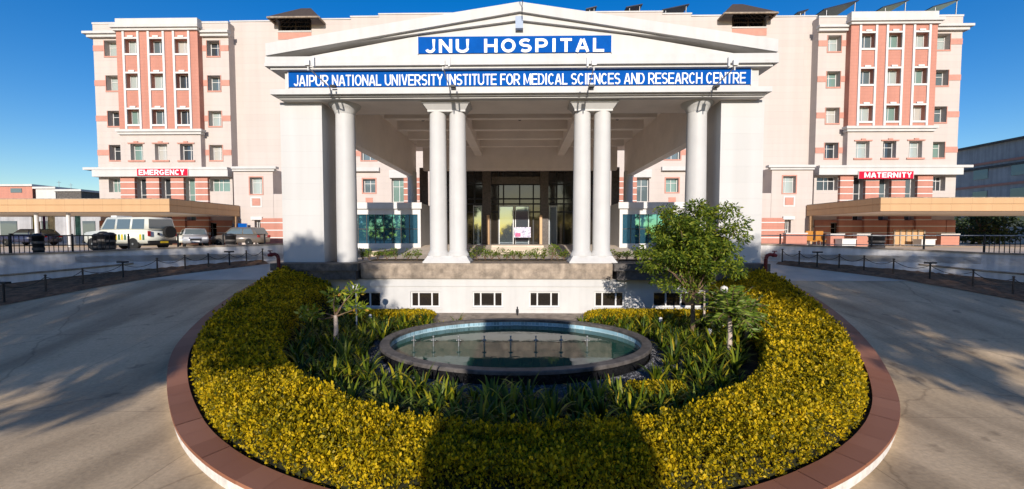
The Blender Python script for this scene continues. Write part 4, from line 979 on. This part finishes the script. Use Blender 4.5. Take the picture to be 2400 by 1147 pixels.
for i, (a, b, c, d) in enumerate(((1395, 28, 1370, 34), (1500, 23, 1462, 30), (1607, 23, 1545, 36), (1880, 35, 1855, 42), (1996, 14, 1915, 35), (2112, 13, 2050, 30), (2230, 11, 2165, 29))):
    Y = 46.; xr, zr = at(a, b, Y); xl, zl = at(c, d, Y)
    T = thing('solar_panel', (xl, Y, zl), ['smallest tilted solar panel beside the pediment slope', 'second tilted solar panel right of the pediment apex', 'tilted solar panel left of the right rooftop pergola', 'small tilted solar panel right of the right pergola', 'large tilted solar panel at the left edge of the right wing roof', 'tilted solar panel in the middle of the right wing roof', 'outermost tilted solar panel on the right wing roof'][i], 'solar panel', 'tilted solar panels on the roof')
    w2 = 3.2
    MB().add([(xl, Y-1, zl), (xr, Y-1, zr), (xr, Y+w2, zr+.05), (xl, Y+w2, zl+.05), (xl, Y-1, zl+.1), (xr, Y-1, zr+.1), (xr, Y+w2, zr+.15), (xl, Y+w2, zl+.15)], [(0, 3, 2, 1), (4, 5, 6, 7), (0, 1, 5, 4), (1, 2, 6, 5), (2, 3, 7, 6), (3, 0, 4, 7)]).build('panel', M['solar'], T)
    m = MB()
    for yy in (Y-.8, Y+w2-.3): m.tube([(xr-.25, yy, zr), (xr-.35, yy, zl-2.0)], .05, 6).tube([(xl+.4, yy, zl+.03), (xl+.4, yy, zl-2.)], .05, 6)
    m.build('stand', M['steel'], T)
def farblock(label, X0, X1, Y0, Y1, z0, z1, m, wins=(), name='building'):
    T = thing(name, ((X0+X1)/2, Y0, z0), label, 'building'); MB().box(X0, X1, Y0, Y1, z0, z1).build('wall', M[m], T)
    MB().box(X0-.3, X1+.3, Y0-.3, Y1, z1+.001, z1+.35).build('roof', M['ivory'], T)
    for a, b, c, d in wins:
        MB().box(a, b, Y0-.08, Y0-.004, c, d).build('window', M['glass'], T)
    return T
Y = 75.
def fb(px0, px1, py, lab, m, wn=()):
    x0, x1 = PX(px0, 450, Y), PX(px1, 450, Y); return farblock(lab, x0, x1, Y, Y+12, 2.5, PZ(100, py, Y), m, [(PX(a, 450, Y), PX(b, 450, Y), PZ(a, d, Y), PZ(a, c, Y)) for a, b, c, d in wn])
fb(-60, 76, 437, 'low red and white distant house at the far left', 'red', [(26, 52, 442, 452)])
fb(84, 130, 443, 'low cream distant house left of the emergency wing', 'ivory')
T = fb(132, 190, 449, 'low dark roofed distant shed left of the emergency wing', 'greystone')
for px, h in ((139, 424), (167, 430)):
    x = PX(px, 450, Y+3)
    a = thing('antenna', (x, Y+3, 10), 'thin %s antenna mast on the distant shed roof' % ('taller' if h < 428 else 'shorter'), 'antenna')
    MB().cyl((x, Y+3, 9), (x, Y+3, PZ(px, h, Y+3)), .05, .03, 6).tube([(x-.4, Y+3, PZ(px, h+4, Y+3)), (x+.4, Y+3, PZ(px, h+4, Y+3))], .025, 5).build('mast', M['steel'], a)
# right far building, long facade running away
T = thing('building', (62, 60, 2.5), 'long grey blue building in shade at the far right edge', 'building')
zt = 15.4
MB().box(62, 82, 36, 64, 2.3, zt).build('wall', M['grey'], T)
MB().box(61.6, 82.4, 35.6, 64.4, zt, zt+.25).box(61.8, 62, 35.8, 64.2, 12.3, 12.6).build('roof', M['greystone'], T)
for z in (4.6, 8.0, 11.0):
    for y in (40, 44.5, 49, 53.5, 58): 
        f = MB().box(61.93, 61.995, y, y+1.8, z, z+1.4).build('window', M['glass'], T)
    MB().box(61.9, 61.99, 37, 63, z+1.9, z+2.2).build('red_band', M['redpaint'], T)
# left background building under the canopy
T = farblock('long grey low building seen under the left canopy', -75, -46.5, 50, 58, 2.5, 7.2, 'grey', [(-62, -60, 3.2, 5.2), (-57, -55.5, 2.6, 5.2), (-52, -50.5, 2.6, 5.2)])
# ================================================================== TREES
def crown_leaves(cents, rad, nleaf, L, W, up=.0, droop=.0, flat=.62):
    P = []; D = []
    for (c, r) in zip(cents, rad):
        q = rng.normal(size=(nleaf, 3)); q /= np.linalg.norm(q, axis=1, keepdims=True); q *= (rng.uniform(.15, 1, (nleaf, 1))**.5)*r; q[:, 2] *= flat
        P.append(c+q); d = q/np.maximum(r, .01)+rng.normal(size=(nleaf, 3))*.5; d[:, 2] += up-droop; D.append(d)
    P = np.concatenate(P); D = np.concatenate(D); l = L*rng.uniform(.65, 1.35, len(P)); return leaf_quads(P, D, l, l*W)
def tree(label, x, y, z0, trunk_h, cz, rx, ry, rz, ncl, clr, nleaf, L, m='tree', bark='bark', tr=.08, cat='tree', name='tree', group=None, seed=1, hollow=.45, Wd=.45, droop=.35, lean=0., extra=(), flat=.62):
    T = thing(name, (x, y, z0), label, cat, group); r = random.Random(seed)
    top = (x+lean, y, z0+trunk_h); tb = MB()
    tb.tube([(x, y, z0-.15), (x+lean*.3+.02, y, z0+trunk_h*.45), top], [tr*1.25, tr, tr*.85], 10)
    cents = []; rad = []
    while len(cents) < ncl:
        a = Vector((r.gauss(0, 1), r.gauss(0, 1), r.gauss(0, 1))).normalized()*(hollow+(1-hollow)*r.random())
        c = Vector((x+lean+a.x*rx, y+a.y*ry, cz+a.z*rz)); cents.append(np.array(c)); rad.append(clr*r.uniform(.7, 1.3))
    for ex, ez, erx, erz, en in extra:
        for _ in range(en):
            a = Vector((r.gauss(0, 1), r.gauss(0, 1), r.gauss(0, 1))).normalized()*(.15+.85*r.random()); cents.append(np.array((ex+a.x*erx, y+a.y*erx, ez+a.z*erz))); rad.append(clr*r.uniform(.7, 1.2))
    ncl = len(cents)
    tb.build('trunk', M[bark], T)
    lb = MB()
    for c in cents[::max(1, ncl//26)]:
        c = Vector(c); t = Vector(top); mid = t.lerp(c, .5)+Vector((0, 0, .12*rz)); st = t+Vector((0, 0, r.uniform(-.05, .3)*min(trunk_h, 1)))
        lb.tube([tuple(t), tuple(mid), tuple(c)], [tr*.5, tr*.3, tr*.1], 6)
    lb.build('limbs', M[bark if bark != 'limewash' else 'bark'], T)
    v, q = crown_leaves(cents, rad, nleaf, L, Wd, 0, droop, flat); npmesh('crown', v, q, M[m], T); return T
tx, ty = atramp(1613, 778, -9) if False else (5.55, 14.2)
tree('bushy green tree with a slim brown trunk right of the fountain pool', 5.75, 14.2, soil(5.75, 14.2), 1.5, 3.2, 1.75, 1.6, 1.62, 150, .34, 170, .12, seed=11, tr=.07, hollow=.2, Wd=.36)
tree('young slim tree with pale trunk behind the bushy green tree', 6.9, 16.0, .2, 1.3, 2.0, .5, .5, .45, 10, .2, 60, .11, seed=4, tr=.04, bark='limewash')
# plants with limewashed trunks : fronds radiate from the head
def frond_tree(label, x, y, z0, th, n, L, m, seed, leaflet=.16, W=.3, broad=False):
    T = thing('tree', (x, y, z0), label, 'tree'); r = random.Random(seed)
    MB().tube([(x, y, z0-.1), (x+.02, y, z0+th*.5), (x, y, z0+th)], [.075, .06, .055], 10).build('trunk', M['limewash'], T)
    P = []; D = []; st = MB()
    for i in range(n):
        a = r.uniform(0, 6.283); el = r.uniform((-.1 if seed == 8 else .25), 1.45); d = Vector((math.cos(a)*math.cos(el), math.sin(a)*math.cos(el), math.sin(el))); s = Vector((-math.sin(a), math.cos(a), 0)); p = Vector((x, y, z0+th)); pts = [tuple(p)]; l = L*r.uniform(.65, 1.15); k = 12
        for j in range(k):
            p = p+d*(l/k); d = (d+Vector((0, 0, -.10))).normalized(); pts.append(tuple(p))
            if j > 1:
                for sg in (-1, 1):
                    for rep in range(2):
                        P.append(tuple(p+d*r.uniform(-.03, .03))); D.append(tuple(s*sg+d*.55+Vector((0, 0, r.uniform(-.4, .2)))))
        st.tube(pts, .009, 4)
    st.build('stems', M['bark'], T); P = np.array(P); D = np.array(D); l = leaflet*rng.uniform(.7, 1.2, len(P)); v, q = leaf_quads(P, D, l, l*W); npmesh('fronds', v, q, M[m], T)
frond_tree('feathery bright green tree with limewashed trunk right of the pool', 5.95, 12.1, .15, 1.1, 48, 1.0, 'palm', 3, .18, .26)
frond_tree('second feathery bush behind the right limewashed trunk', 7.35, 13.8, .35, .5, 34, 1.0, 'palm', 8, .2, .28)
T = thing('tree', (-5.75, 13.2, .1), 'small broad leaved tree with limewashed trunk left of the pool', 'tree')
x, y, z0 = -5.78, 13.2, .12
MB().tube([(x, y, z0-.1), (x+.01, y, z0+.5), (x, y, z0+.95)], [.085, .07, .06], 10).build('trunk', M['limewash'], T)
hd = [(-.62, 1.1), (-.12, 1.55), (.12, 1.25), (.66, 1.15), (.55, 1.7), (-.85, .8)]; cents = []; lb = MB()
for a, b in hd:
    c = (x+a, y+random.uniform(-.4, .4), z0+b); cents.append(np.array(c)); lb.tube([(x, y, z0+.9), (x+a*.5, y, z0+.85+(b-.85)*.6), c], [.03, .02, .012], 6)
lb.build('limbs', M['bark'], T); v, q = crown_leaves(cents, [.30]*len(cents), 85, .19, .36, .3, .0); npmesh('crown', v, q, M['frang'], T)
# dark trees under the right canopy and behind the camera
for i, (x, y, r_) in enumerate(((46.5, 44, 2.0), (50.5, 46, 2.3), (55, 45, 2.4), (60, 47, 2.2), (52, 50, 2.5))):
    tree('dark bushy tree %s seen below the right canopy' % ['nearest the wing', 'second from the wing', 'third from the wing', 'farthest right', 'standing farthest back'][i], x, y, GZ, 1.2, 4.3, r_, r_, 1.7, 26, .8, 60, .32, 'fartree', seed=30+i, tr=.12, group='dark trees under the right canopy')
BT = [(-13.2, -14.5, 10.9, 3.6, 4.7, 360, ((-9.8, 10.3, 1.6, 4.0, 170), (-7.6, 10.8, 1.5, 2.5, 125), (-5.7, 8.6, 1.1, .9, 18))), (-19.5, -13.5, 10.7, 4.3, 4.8, 380, ()), (-27, -14, 10.8, 4.8, 4.8, 380, ()), (-35, -15, 10.8, 4.8, 4.8, 260, ()),
      (14.9, -13.5, 10.9, 3.4, 4.7, 330, ((10.6, 10.4, 1.6, 4.1, 140), (9.3, 12.4, .9, 1.5, 40))), (21.5, -14.5, 10.7, 4.3, 4.8, 330, ()), (30, -14, 10.7, 4.8, 4.8, 300, ())]
for i, (x, y, cz, rx, rz, ncl, ex) in enumerate(BT):
    tree('tall leafy tree behind the viewpoint, %s' % ['first west of the unseen block', 'second west of the unseen block', 'third west of the unseen block', 'farthest west', 'first east of the unseen block', 'second east of the unseen block', 'farthest east'][i], x, y, 0, cz-rz*.6, cz, rx, rx*.7, rz, ncl, .75, 60, .32, 'fartree', seed=60+i, tr=.2, hollow=.15, group='tall trees by the gate', extra=ex, flat=.3)
# far belt of trees behind the viewpoint (mirrored in the glass)
n = 15000; bx = rng.uniform(-120, 120, n); hh = 7.5+3.0*np.sin(bx*.13)+2.2*np.sin(bx*.41+1)+1.2*np.sin(bx*1.1); by = rng.uniform(-66, -58, n); bz = hh*rng.uniform(0, 1, n)**.8
v, q = leaf_quads(np.stack([bx, by, bz], 1), rng.normal(size=(n, 3)), rng.uniform(.9, 1.7, n), rng.uniform(.7, 1.2, n))
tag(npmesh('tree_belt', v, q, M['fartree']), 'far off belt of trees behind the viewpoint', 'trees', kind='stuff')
# unseen block added behind the viewpoint, shaped for its shadow over the hedge
T = thing('shadow_block', (.25, -8.5, 0), 'tall square stone clad block, unseen behind the viewpoint, shaped for its shadow', 'shadow block')
MB().box(-1.28, 1.82, -9.4, -8.2, -.1, 7.8).box(-1.4, 1.95, -9.6, -8.0, -.1, .6).build('shaft', M['red'], T); MB().box(-1.33, 1.87, -9.45, -8.15, 7.8, 8.0).build('cap', M['ivory'], T)
# ledge shrubs
def shrub(par_label, x, y, z, s, seed, group):
    r = random.Random(seed); T = thing('shrub', (x, y, z), par_label, 'shrub', group); c = [np.array((x+r.uniform(-.18, .18)*s, y+r.uniform(-.12, .12), z+r.uniform(.15, .42)*s)) for _ in range(7)]
    m = MB(); [m.tube([(x, y, z-.02), tuple(k)], .01, 5) for k in c]; m.build('stems', M['bark'], T)
    v, q = crown_leaves(c, [.15*s]*7, 26, .085, .5, .4, 0); npmesh('foliage', v, q, M['palm' if seed % 3 else 'tree'], T)

tr_ = thing('planting_trough', (0, 21, zL), 'dark soil strip of planting along the top of the podium', 'planter')
MB().box(-7.2, 7.2, 20.5, 21.3, zL-.1, zL+.06).build('soil', M['gardensoil'], tr_)
for i, px in enumerate((1103, 1118, 1136, 1152, 1170, 1188, 1205, 1222, 1240, 1258, 1276, 1292, 1308, 1322, 850, 868, 886, 908, 930, 955, 978, 1430, 1448, 1468, 1490, 1512, 1530)):
    g = 'in the middle bay' if 1100 <= px <= 1325 else ('in the left bay' if px < 1000 else 'in the right bay')
    shrub('small leafy shrub on the podium edge %s between the columns' % g, PX(px, 600, 20.9), 20.9+random.uniform(-.15, .15), zL+.05, .8+.5*random.random() if px not in (1118, 1292, 1308) else 1.55, 200+i, 'shrubs on the podium edge '+g)
# garden lights, hydrants, bollard lights
for x, y, lab in ((-6.05, 15.6, 'left'), (7.3, 15.3, 'right')):
    z0 = soil(x, y); T = thing('garden_lamp', (x, y, z0), 'white globe garden lamp on a thin pole on the %s of the pool' % lab, 'lamp', 'globe garden lamps')
    MB().cyl((x, y, z0-.05), (x, y, 1.5), .03, .025).build('pole', M['white2'], T); MB().lathe([(.04, 0), (.11, .06), (.14, .14), (.11, .23), (0, .28)], (x, y, 1.5), 18).build('globe', M['white2'], T)
for px, py, lab in ((868, 762, 'white path light beside the left back hedge'), (1548, 770, 'white path light among strap leaves behind the pool'), (1663, 800, 'white path light near the right limewashed trunk')):
    x, y = atz(px, py, .08); z0 = soil(x, y) if abs(x) < 8 else .1
    T = thing('path_light', (x, y, z0), lab, 'garden light', 'white path lights'); MB().cyl((x, y, z0-.05), (x, y, z0+.30), .045, n=12).build('post', M['steel'], T); MB().lathe([(.06, 0), (.06, .14), (0, .17)], (x, y, z0+.30), 14).build('lamp_head', M['white2'], T)
T = thing('path_light', (0, 18.6, .1), 'dark spotlight post at the podium foot behind the pool', 'garden light'); MB().cyl((-.1, 18.5, .05), (-.1, 18.5, .45), .03).cyl((-.1, 18.5, .2), (-.1, 18.5, .34), .06).build('post', M['black'], T)
for mir in (1, -1):
    x = PX(655, 640, 18.35)*1.0; zt = PZ(655, 597, 18.3); T = thing('fire_hydrant_pipe', (mir*x, 18.3, 1.2), 'dark red fire riser pipe with valve at the %s end of the podium' % ('left' if mir > 0 else 'right'), 'hydrant', 'dark red fire riser pipes')
    MB().tube([(x, 18.3, .6), (x, 18.3, zt-.15), (x-.05, 18.3, zt-.03), (x-.16, 18.3, zt+.02), (x-.30, 18.3, zt+.0)], .075, 12).build('pipe', M['darkred'], T, mir=mir)
    MB().cyl((x-.30, 18.3, zt), (x-.44, 18.3, zt-.03), .1, .07, 12).cyl((x-.36, 18.3, zt), (x-.36, 18.3, zt+.16), .02).cyl((x-.46, 18.3, zt+.16), (x-.26, 18.3, zt+.16), .02).build('valve', M['darkred'], T, mir=mir)
# ================================================================== RAILINGS on the parking edge
def wall_pt(d):        # distance d along WALL from its inner end (left side coordinates), set back from the wall
    for a, b in zip(WALL[:-1], WALL[1:]):
        L = math.hypot(b[0]-a[0], b[1]-a[1])
        if d <= L: u = d/L; nx, ny = (b[1]-a[1])/L, -(b[0]-a[0])/L; return a[0]+(b[0]-a[0])*u+nx*.55, a[1]+(b[1]-a[1])*u+ny*.55
        d -= L
for mir in (1, -1):
    side = 'left' if mir > 0 else 'right'
    T = thing('railing', (mir*wall_pt(5)[0], wall_pt(5)[1], 2.6), 'black metal railing along the edge of the %s parking' % side, 'railing', 'black parking railings')
    h = .95; z = 2.6; d0 = 1.0; d1 = 26
    dense = 9.3 if mir > 0 else 10.5; ds = 9.3 if mir > 0 else d0
    P = [wall_pt(ds+i*.5) for i in range(int((d1-ds)/.5))]; r = MB()
    for hh in ((h,) if False else (h, .5, .12)): r.tube([(a, b, z+hh) for a, b in P], .022 if hh < h else .03, 6)
    r.build('rails', M['black'] if mir > 0 else M['steel'], T, mir=mir)
    b_ = MB(); d = dense
    while d < d1-1: a, c = wall_pt(d); b_.cyl((a, c, z+.12), (a, c, z+h), .016, n=5, caps=False); d += .15
    o = b_.build('balusters', M['black'], T, mir=mir); o['kind'] = 'stuff'
    d = d0
    while d < d1-1: a, c = wall_pt(d); MB().box(a-.028, a+.028, c-.028, c+.028, z, z+h+.08).build('post', M['black'], T, mir=mir); d += 1.9
# ================================================================== VEHICLES
import bmesh
def bevel(o, off=.05, seg=2):
    bm = bmesh.new(); bm.from_mesh(o.data); bmesh.ops.remove_doubles(bm, verts=bm.verts, dist=.0005)
    bmesh.ops.bevel(bm, geom=[e for e in bm.edges if len(e.link_faces) == 2 and e.calc_face_angle(0) > .3], offset=off, segments=seg, affect='EDGES', clamp_overlap=True); bm.to_mesh(o.data); bm.free()
    for p in o.data.polygons: p.use_smooth = True
    return o
def paint(name, c, rough=.25, metal=.0):
    m, n, l, b = newmat(name); b.inputs['Base Color'].default_value = (*c, 1); b.inputs['Roughness'].default_value = rough; b.inputs['Metallic'].default_value = metal; b.inputs['Coat Weight'].default_value = .5; return m
def vehicle(label, cat, loc, rz, W, body, cabin, belt, roof, colour, wheels, r, wins, extra=None, group=None, name='parked_car'):
    # local: +x forward, y lateral; body = lower side profile (x,z), cabin = (xr_bottom, xr_top, xf_top, xf_bottom)
    T = thing(name, (0, 0, 0), label, cat, group); h = W/2; ht = h*.84
    b = bevel(MB().prism(body, -h, h).build('body', colour, T), .06)
    a0, a1, a2, a3 = cabin; vs = []
    for s in (-1, 1): vs += [(a0, s*h*.97, belt), (a1, s*ht, roof), (a2, s*ht, roof), (a3, s*h*.97, belt)]
    bevel(MB().add(vs, [(0, 1, 2, 3)[::1], (7, 6, 5, 4), (0, 4, 5, 1), (1, 5, 6, 2), (2, 6, 7, 3), (3, 7, 4, 0)]).build('cabin', colour, T), .05)
    def side(x, z, s, out=.012): u = (z-belt)/(roof-belt); return (x, s*(h*.97+(ht-h*.97)*u+out), z)
    for s in (-1, 1):
        for (xa, xb, xc, xd) in wins:
            zl, zh = belt+.07, roof-.12; q = [side(xa, zl, s), side(xb, zh, s), side(xc, zh, s), side(xd, zl, s)]
            MB().quad(*(q if s > 0 else q[::-1])).build('side_window', M['glass'], T)
    g = .012
    def endg(xb, xt, sg, nm):
        u0, u1 = .12, .86; P = []
        for u, hh in ((u0, h*.97), (u1, ht)):
            wv = (h*.97+(ht-h*.97)*u)*.88; xx = xb+(xt-xb)*u+sg*g; P.append((xx, wv, belt+(roof-belt)*u))
        q = [(P[0][0], -P[0][1], P[0][2]), (P[0][0], P[0][1], P[0][2]), (P[1][0], P[1][1], P[1][2]), (P[1][0], -P[1][1], P[1][2])]
        MB().quad(*(q if sg > 0 else q[::-1])).build(nm, M['glass'], T)
    endg(a3, a2, 1, 'windscreen'); endg(a0, a1, -1, 'rear_window')
    for x in wheels:
        for s in (-1, 1):
            y0 = s*(h-.2); y1 = s*(h+.012)
            wv = MB().lathe([(r*.62, 0), (r*.93, 0), (r, .05), (r, .17), (r*.93, .212), (r*.62, .212)], (x, min(y0, y1), r), 22, axis='y').build('wheel', M['tyre'], T)
            MB().cyl((x, s*(h-.06), r), (x, s*(h+.004), r), r*.6, n=16).cyl((x, s*h, r), (x, s*(h+.03), r), r*.16, n=10).build('rim', M['steel'], wv)
    if extra: extra(T, h)
    T.location = loc; T.rotation_euler = (0, 0, rz); return T
M['tyre'] = mat('black_tyre_rubber', (.018, .018, .018), .85, .1, 8)
CR = paint('cream_white_car_paint', (.66, .66, .58)); SV = paint('silver_car_paint', (.45, .46, .48), .3, .4); BR = paint('brown_grey_car_paint', (.19, .165, .14), .3, .3); DB = paint('dark_blue_car_paint', (.02, .03, .08))
M['yellow'] = mat('yellow_reflective_strip', (.60, .42, .02), .4, .05, 5); M['lamp'] = mat('clear_lamp_lens', (.6, .6, .6), .15, .05, 5); M['redlamp'] = mat('red_lamp_lens', (.45, .02, .02), .2, .05, 5)
def amb(T, h):
    m = MB(); k = MB()
    for s in (-1, 1):
        for i in range(14):
            x = -2.15+i*.21
            if -1.9 < x < -.95: continue
            (m if i % 2 else k).box(x, x+.13, s*(h+.002), s*(h+.012), .62, .95)
    m.build('yellow_markings', M['yellow'], T); k.build('green_markings', mat('dark_green_strip', (.05, .12, .06), .5, .05, 4), T)
    MB().cyl((-2.33, -.35, 1.1), (-2.53, -.35, 1.1), .36, n=22).build('spare_wheel', M['tyre'], T)
    MB().box(-2.42, -2.30, -h+.05, h-.05, .38, .58).build('rear_bumper', M['black'], T); MB().box(2.12, 2.26, -h+.02, h-.02, .42, .62).build('front_bumper', M['black'], T)
    for s in (-1, 1):
        MB().box(-2.335, -2.30, s*(h-.22), s*(h-.06), .85, 1.15).build('tail_light', M['redlamp'], T); MB().cyl((2.1, s*(h-.22), .85), (2.17, s*(h-.22), .85), .1, n=14).build('headlight', M['lamp'], T)
    MB().box(.35, .75, -.45, .45, 1.985, 2.1).build('roof_beacon', M['white2'], T)
    MB().box(-2.0, 2.0, -h+.06, h-.06, .28, .42).build('chassis', M['black'], T); MB().box(-2.345, -2.315, .2, .32, .9, 1.05).build('door_handle', M['black'], T); MB().box(-2.43, -2.425, -.25, .25, .42, .54).build('number_plate', M['yellow'], T); T.scale = (1.1, 1.06, 1.06)
vehicle('cream ambulance jeep with yellow chequered sides and a spare wheel on its back', 'ambulance', (-25.6, 27.6, 2.6), math.pi-R(9), 1.9,
        [(-2.3, .42), (-2.3, 1.2), (.95, 1.2), (2.1, 1.08), (2.15, .5), (1.95, .42)], (-2.3, -2.18, .65, 1.05), 1.2, 1.98, CR, (-1.35, 1.5), .38, [(-2.1, -2.05, -1.25, -1.25), (-1.1, -1.1, -.2, -.2), (-.05, -.05, .55, .82)], amb, name='ambulance')
def carx(T, h):
    L = 2.1
    for s in (-1, 1):
        MB().box(L-.06, L+.02, s*(h-.42), s*(h-.08), .62, .78).build('headlight', M['lamp'], T); MB().box(-L-.02, -L+.05, s*(h-.35), s*(h-.06), .75, .95).build('tail_light', M['redlamp'], T)
        MB().box(.62, .8, s*(h+.02), s*(h+.2), .95, 1.1).build('wing_mirror', M['black'], T)
    MB().box(L-.01, L+.025, -h*.45, h*.45, .5, .68).build('grille', M['black'], T); MB().box(L+.026, L+.035, -.26, .26, .38, .5).build('number_plate', M['white2'], T)
suv = [(-2.05, .3), (-2.1, .95), (.85, 1.0), (1.85, .88), (2.1, .7), (2.08, .3)]
vehicle('brown grey estate car parked side on before the annex doors', 'car', (-24.4, 37.0, 2.6), math.pi-R(3), 1.8, suv, (-2.0, -1.6, .35, 1.1), .97, 1.62, BR, (-1.3, 1.35), .34, [(-1.75, -1.45, -.8, -.8), (-.7, -.7, .25, .8)], carx, 'parked_cars')
vehicle('silver hatchback facing the drive between the ambulance and the brown car', 'car', (-27.4, 35.6, 2.6), -R(52), 1.7, suv, (-2.0, -1.5, .2, 1.0), .95, 1.52, SV, (-1.3, 1.35), .32, [(-1.7, -1.35, -.8, -.8), (-.7, -.7, .1, .7)], carx, 'parked_cars')
vehicle('pale saloon car half hidden behind the silver hatchback', 'car', (-30.0, 38.6, 2.6), -R(60), 1.7, suv, (-2.0, -1.5, .2, 1.0), .95, 1.5, CR, (-1.3, 1.35), .32, [(-1.7, -1.35, -.8, -.8), (-.7, -.7, .1, .7)], carx, 'parked_cars')
vehicle('dark blue car seen through the railing at the far left', 'car', (-45.0, 38.5, 2.6), math.pi, 1.7, suv, (-2.0, -1.5, .2, 1.0), .95, 1.5, DB, (-1.3, 1.35), .32, [(-1.7, -1.35, -.8, -.8), (-.7, -.7, .1, .7)], carx, 'parked_cars')
# bins and barrels by the railings
def bin_(label, px, Yp, h, r, c='black'):
    x = PX(px, 575, Yp); T = thing('waste_bin', (x, Yp, 2.6), label, 'bin'); MB().lathe([(r*.85, 0), (r, h*.9), (r*1.08, h*.9), (r*1.08, h*.96), (r*.6, h*1.04), (0, h*1.06)], (x, Yp, 2.6), 20).build('barrel', M[c], T)
    MB().lathe([(r*1.02, h*.3), (r*1.02, h*.42)], (x, Yp, 2.6), 20).lathe([(r*1.05, h*.6), (r*1.05, h*.7)], (x, Yp, 2.6), 20).build('band', M['greystone'], T)
bin_('first dark bin in front of the ambulance bonnet', 230, 21.2, 1.0, .22); bin_('white banded dark bin beside the ambulance front door', 243, 21.1, 1.1, .22); bin_('dark bin nearest the ambulance door markings', 259, 21.0, 1.05, .22)
bin_('tall dark bin at the left end of the railing', 90, 18.6, 1.0, .2); bin_('dark bin in front of the brown car', 541, 25, 1.0, .28)
bin_('big dark barrel bin by the right railing', 2054, 23.6, .95, .36)
# furniture under the right canopy
def lowbrick(label, px0, px1, py, Yp):
    x0, x1, z1 = PX(px0, 570, Yp), PX(px1, 570, Yp), PZ((px0+px1)/2, py, Yp); T = thing('low_brick_wall', ((x0+x1)/2, Yp, 2.6), label, 'wall', 'low brick walls by the maternity entrance')
    MB().box(x0, x1, Yp, Yp+.4, 2.6, z1-.1).build('brickwork', M['red'], T); MB().box(x0-.04, x1+.04, Yp-.04, Yp+.44, z1-.1, z1).build('coping', M['ivory'], T)
lowbrick('low brick wall by the right annex door', 1842, 1891, 546, 36.5); lowbrick('low brick wall left of the white counter', 1946, 1978, 548, 36.5); lowbrick('low brick wall right of the white counter', 2008, 2040, 548, 36.5); lowbrick('low brick wall at the far corner of the maternity wing', 2205, 2248, 548, 38)
def boxed(name, label, cat, px0, px1, py, Yp, m, d=.8, top=None):
    x0, x1, z1 = PX(px0, 570, Yp), PX(px1, 570, Yp), PZ((px0+px1)/2, py, Yp); T = thing(name, ((x0+x1)/2, Yp, 2.6), label, cat)
    MB().box(x0, x1, Yp, Yp+d, 2.68, z1-.06).build('cabinet', M[m], T); MB().box(x0-.05, x1+.05, Yp-.05, Yp+d+.05, z1-.06, z1).build('top', M[top or m], T); MB().box(x0+.06, x1-.06, Yp+.06, Yp+d-.06, 2.6, 2.68).build('plinth', M['black'], T)
boxed('counter', 'white counter between two low brick walls', 'counter', 1974, 2006, 560, 35.6, 'white2'); boxed('counter', 'white stall counter right of the tan partition', 'counter', 2160, 2192, 561, 36, 'white2')
x0, x1 = PX(2095, 560, 37.5), PX(2165, 560, 37.5); T = thing('partition', ((x0+x1)/2, 37.5, 2.6), 'tan wooden partition screen under the right canopy', 'partition')
MB().box(x0, x1, 37.5, 37.6, 2.65, PZ(2130, 539, 37.5)).build('panel', M['tan'], T); m = MB()
for k in range(6): x = x0+(x1-x0)*k/5; m.box(x-.05, x+.05, 37.42, 37.499, 2.6, PZ(2130, 538, 37.5))
m.build('frame', M['stone'], T)
for i, px in enumerate((1903, 1927)):
    x = PX(px, 570, 37.2); T = thing('chair', (x, 37.2, 2.6), ['orange chair on the left of the dark doorway', 'orange yellow chair on the right of the dark doorway'][i], 'chair', 'orange chairs by the maternity entrance')
    OR = mat('orange_seat_plastic', (.40, .17, .03), .4, .08, 4); MB().box(x-.32, x+.32, 37.0, 37.55, 3.0, 3.08).build('seat', OR, T); MB().box(x-.32, x+.32, 37.56, 37.63, 3.02, 3.9).build('backrest', OR, T)
    for a in (-.28, .28):
        for b in (37.04, 37.5): MB().cyl((x+a, b, 2.6), (x+a, b, 3.0), .025, n=8).build('leg', M['steel'], T)
# blue notice banner and display panels under the left canopy
x0, x1, z0, z1 = hole(546, 579, 524, 536, 40.5); T = thing('banner', ((x0+x1)/2, 40.5, z0), 'dark blue banner under the end of the left canopy', 'banner')
MB().box(x0, x1, 40.5, 40.53, z0, z1).build('cloth', M['blue'], T); MB().cyl((x0, 40.52, 2.6), (x0, 40.52, z1), .03).cyl((x1, 40.52, 2.6), (x1, 40.52, z1), .03).build('poles', M['steel'], T)
pal = [(.55, .48, .12), (.55, .5, .42), (.10, .05, .14), (.60, .58, .45), (.10, .28, .30)]
for i, (px0, px1, a, b) in enumerate(((76, 84, 500, 545), (88, 96, 520, 552), (100, 108, 500, 552), (112, 130, 500, 552), (176, 190, 505, 552))):
    Yp = 39.0; x0, x1, z0, z1 = hole(px0, px1, a, b, Yp); T = thing('hanging_cloth', ((x0+x1)/2, Yp, 2.6), ['yellow', 'narrow cream', 'pale', 'wide dark purple', 'teal'][i]+' cloth hanging on a rail under the left canopy', 'cloth', 'cloths hanging under the left canopy')
    V = []; Q = []; n = 10
    for k in range(n+1): u = k/n; V += [(x0+(x1-x0)*u, Yp+.06*math.sin(u*12), z0), (x0+(x1-x0)*u, Yp+.04*math.sin(u*12), z1)]
    npmesh('cloth', V, [(2*k, 2*k+2, 2*k+3, 2*k+1) for k in range(n)], mat('hanging_cloth_%d' % i, pal[i], .8, .35, 1.5), T); MB().cyl((x0-.1, Yp, z1), (x1+.1, Yp, z1), .02).cyl((x0-.08, Yp, 2.6), (x0-.08, Yp, z1), .02).build('rail', M['steel'], T)
for o in list(bpy.data.objects):
    if o.type == 'MESH' and len(o.data.polygons) == 0: bpy.data.objects.remove(o)
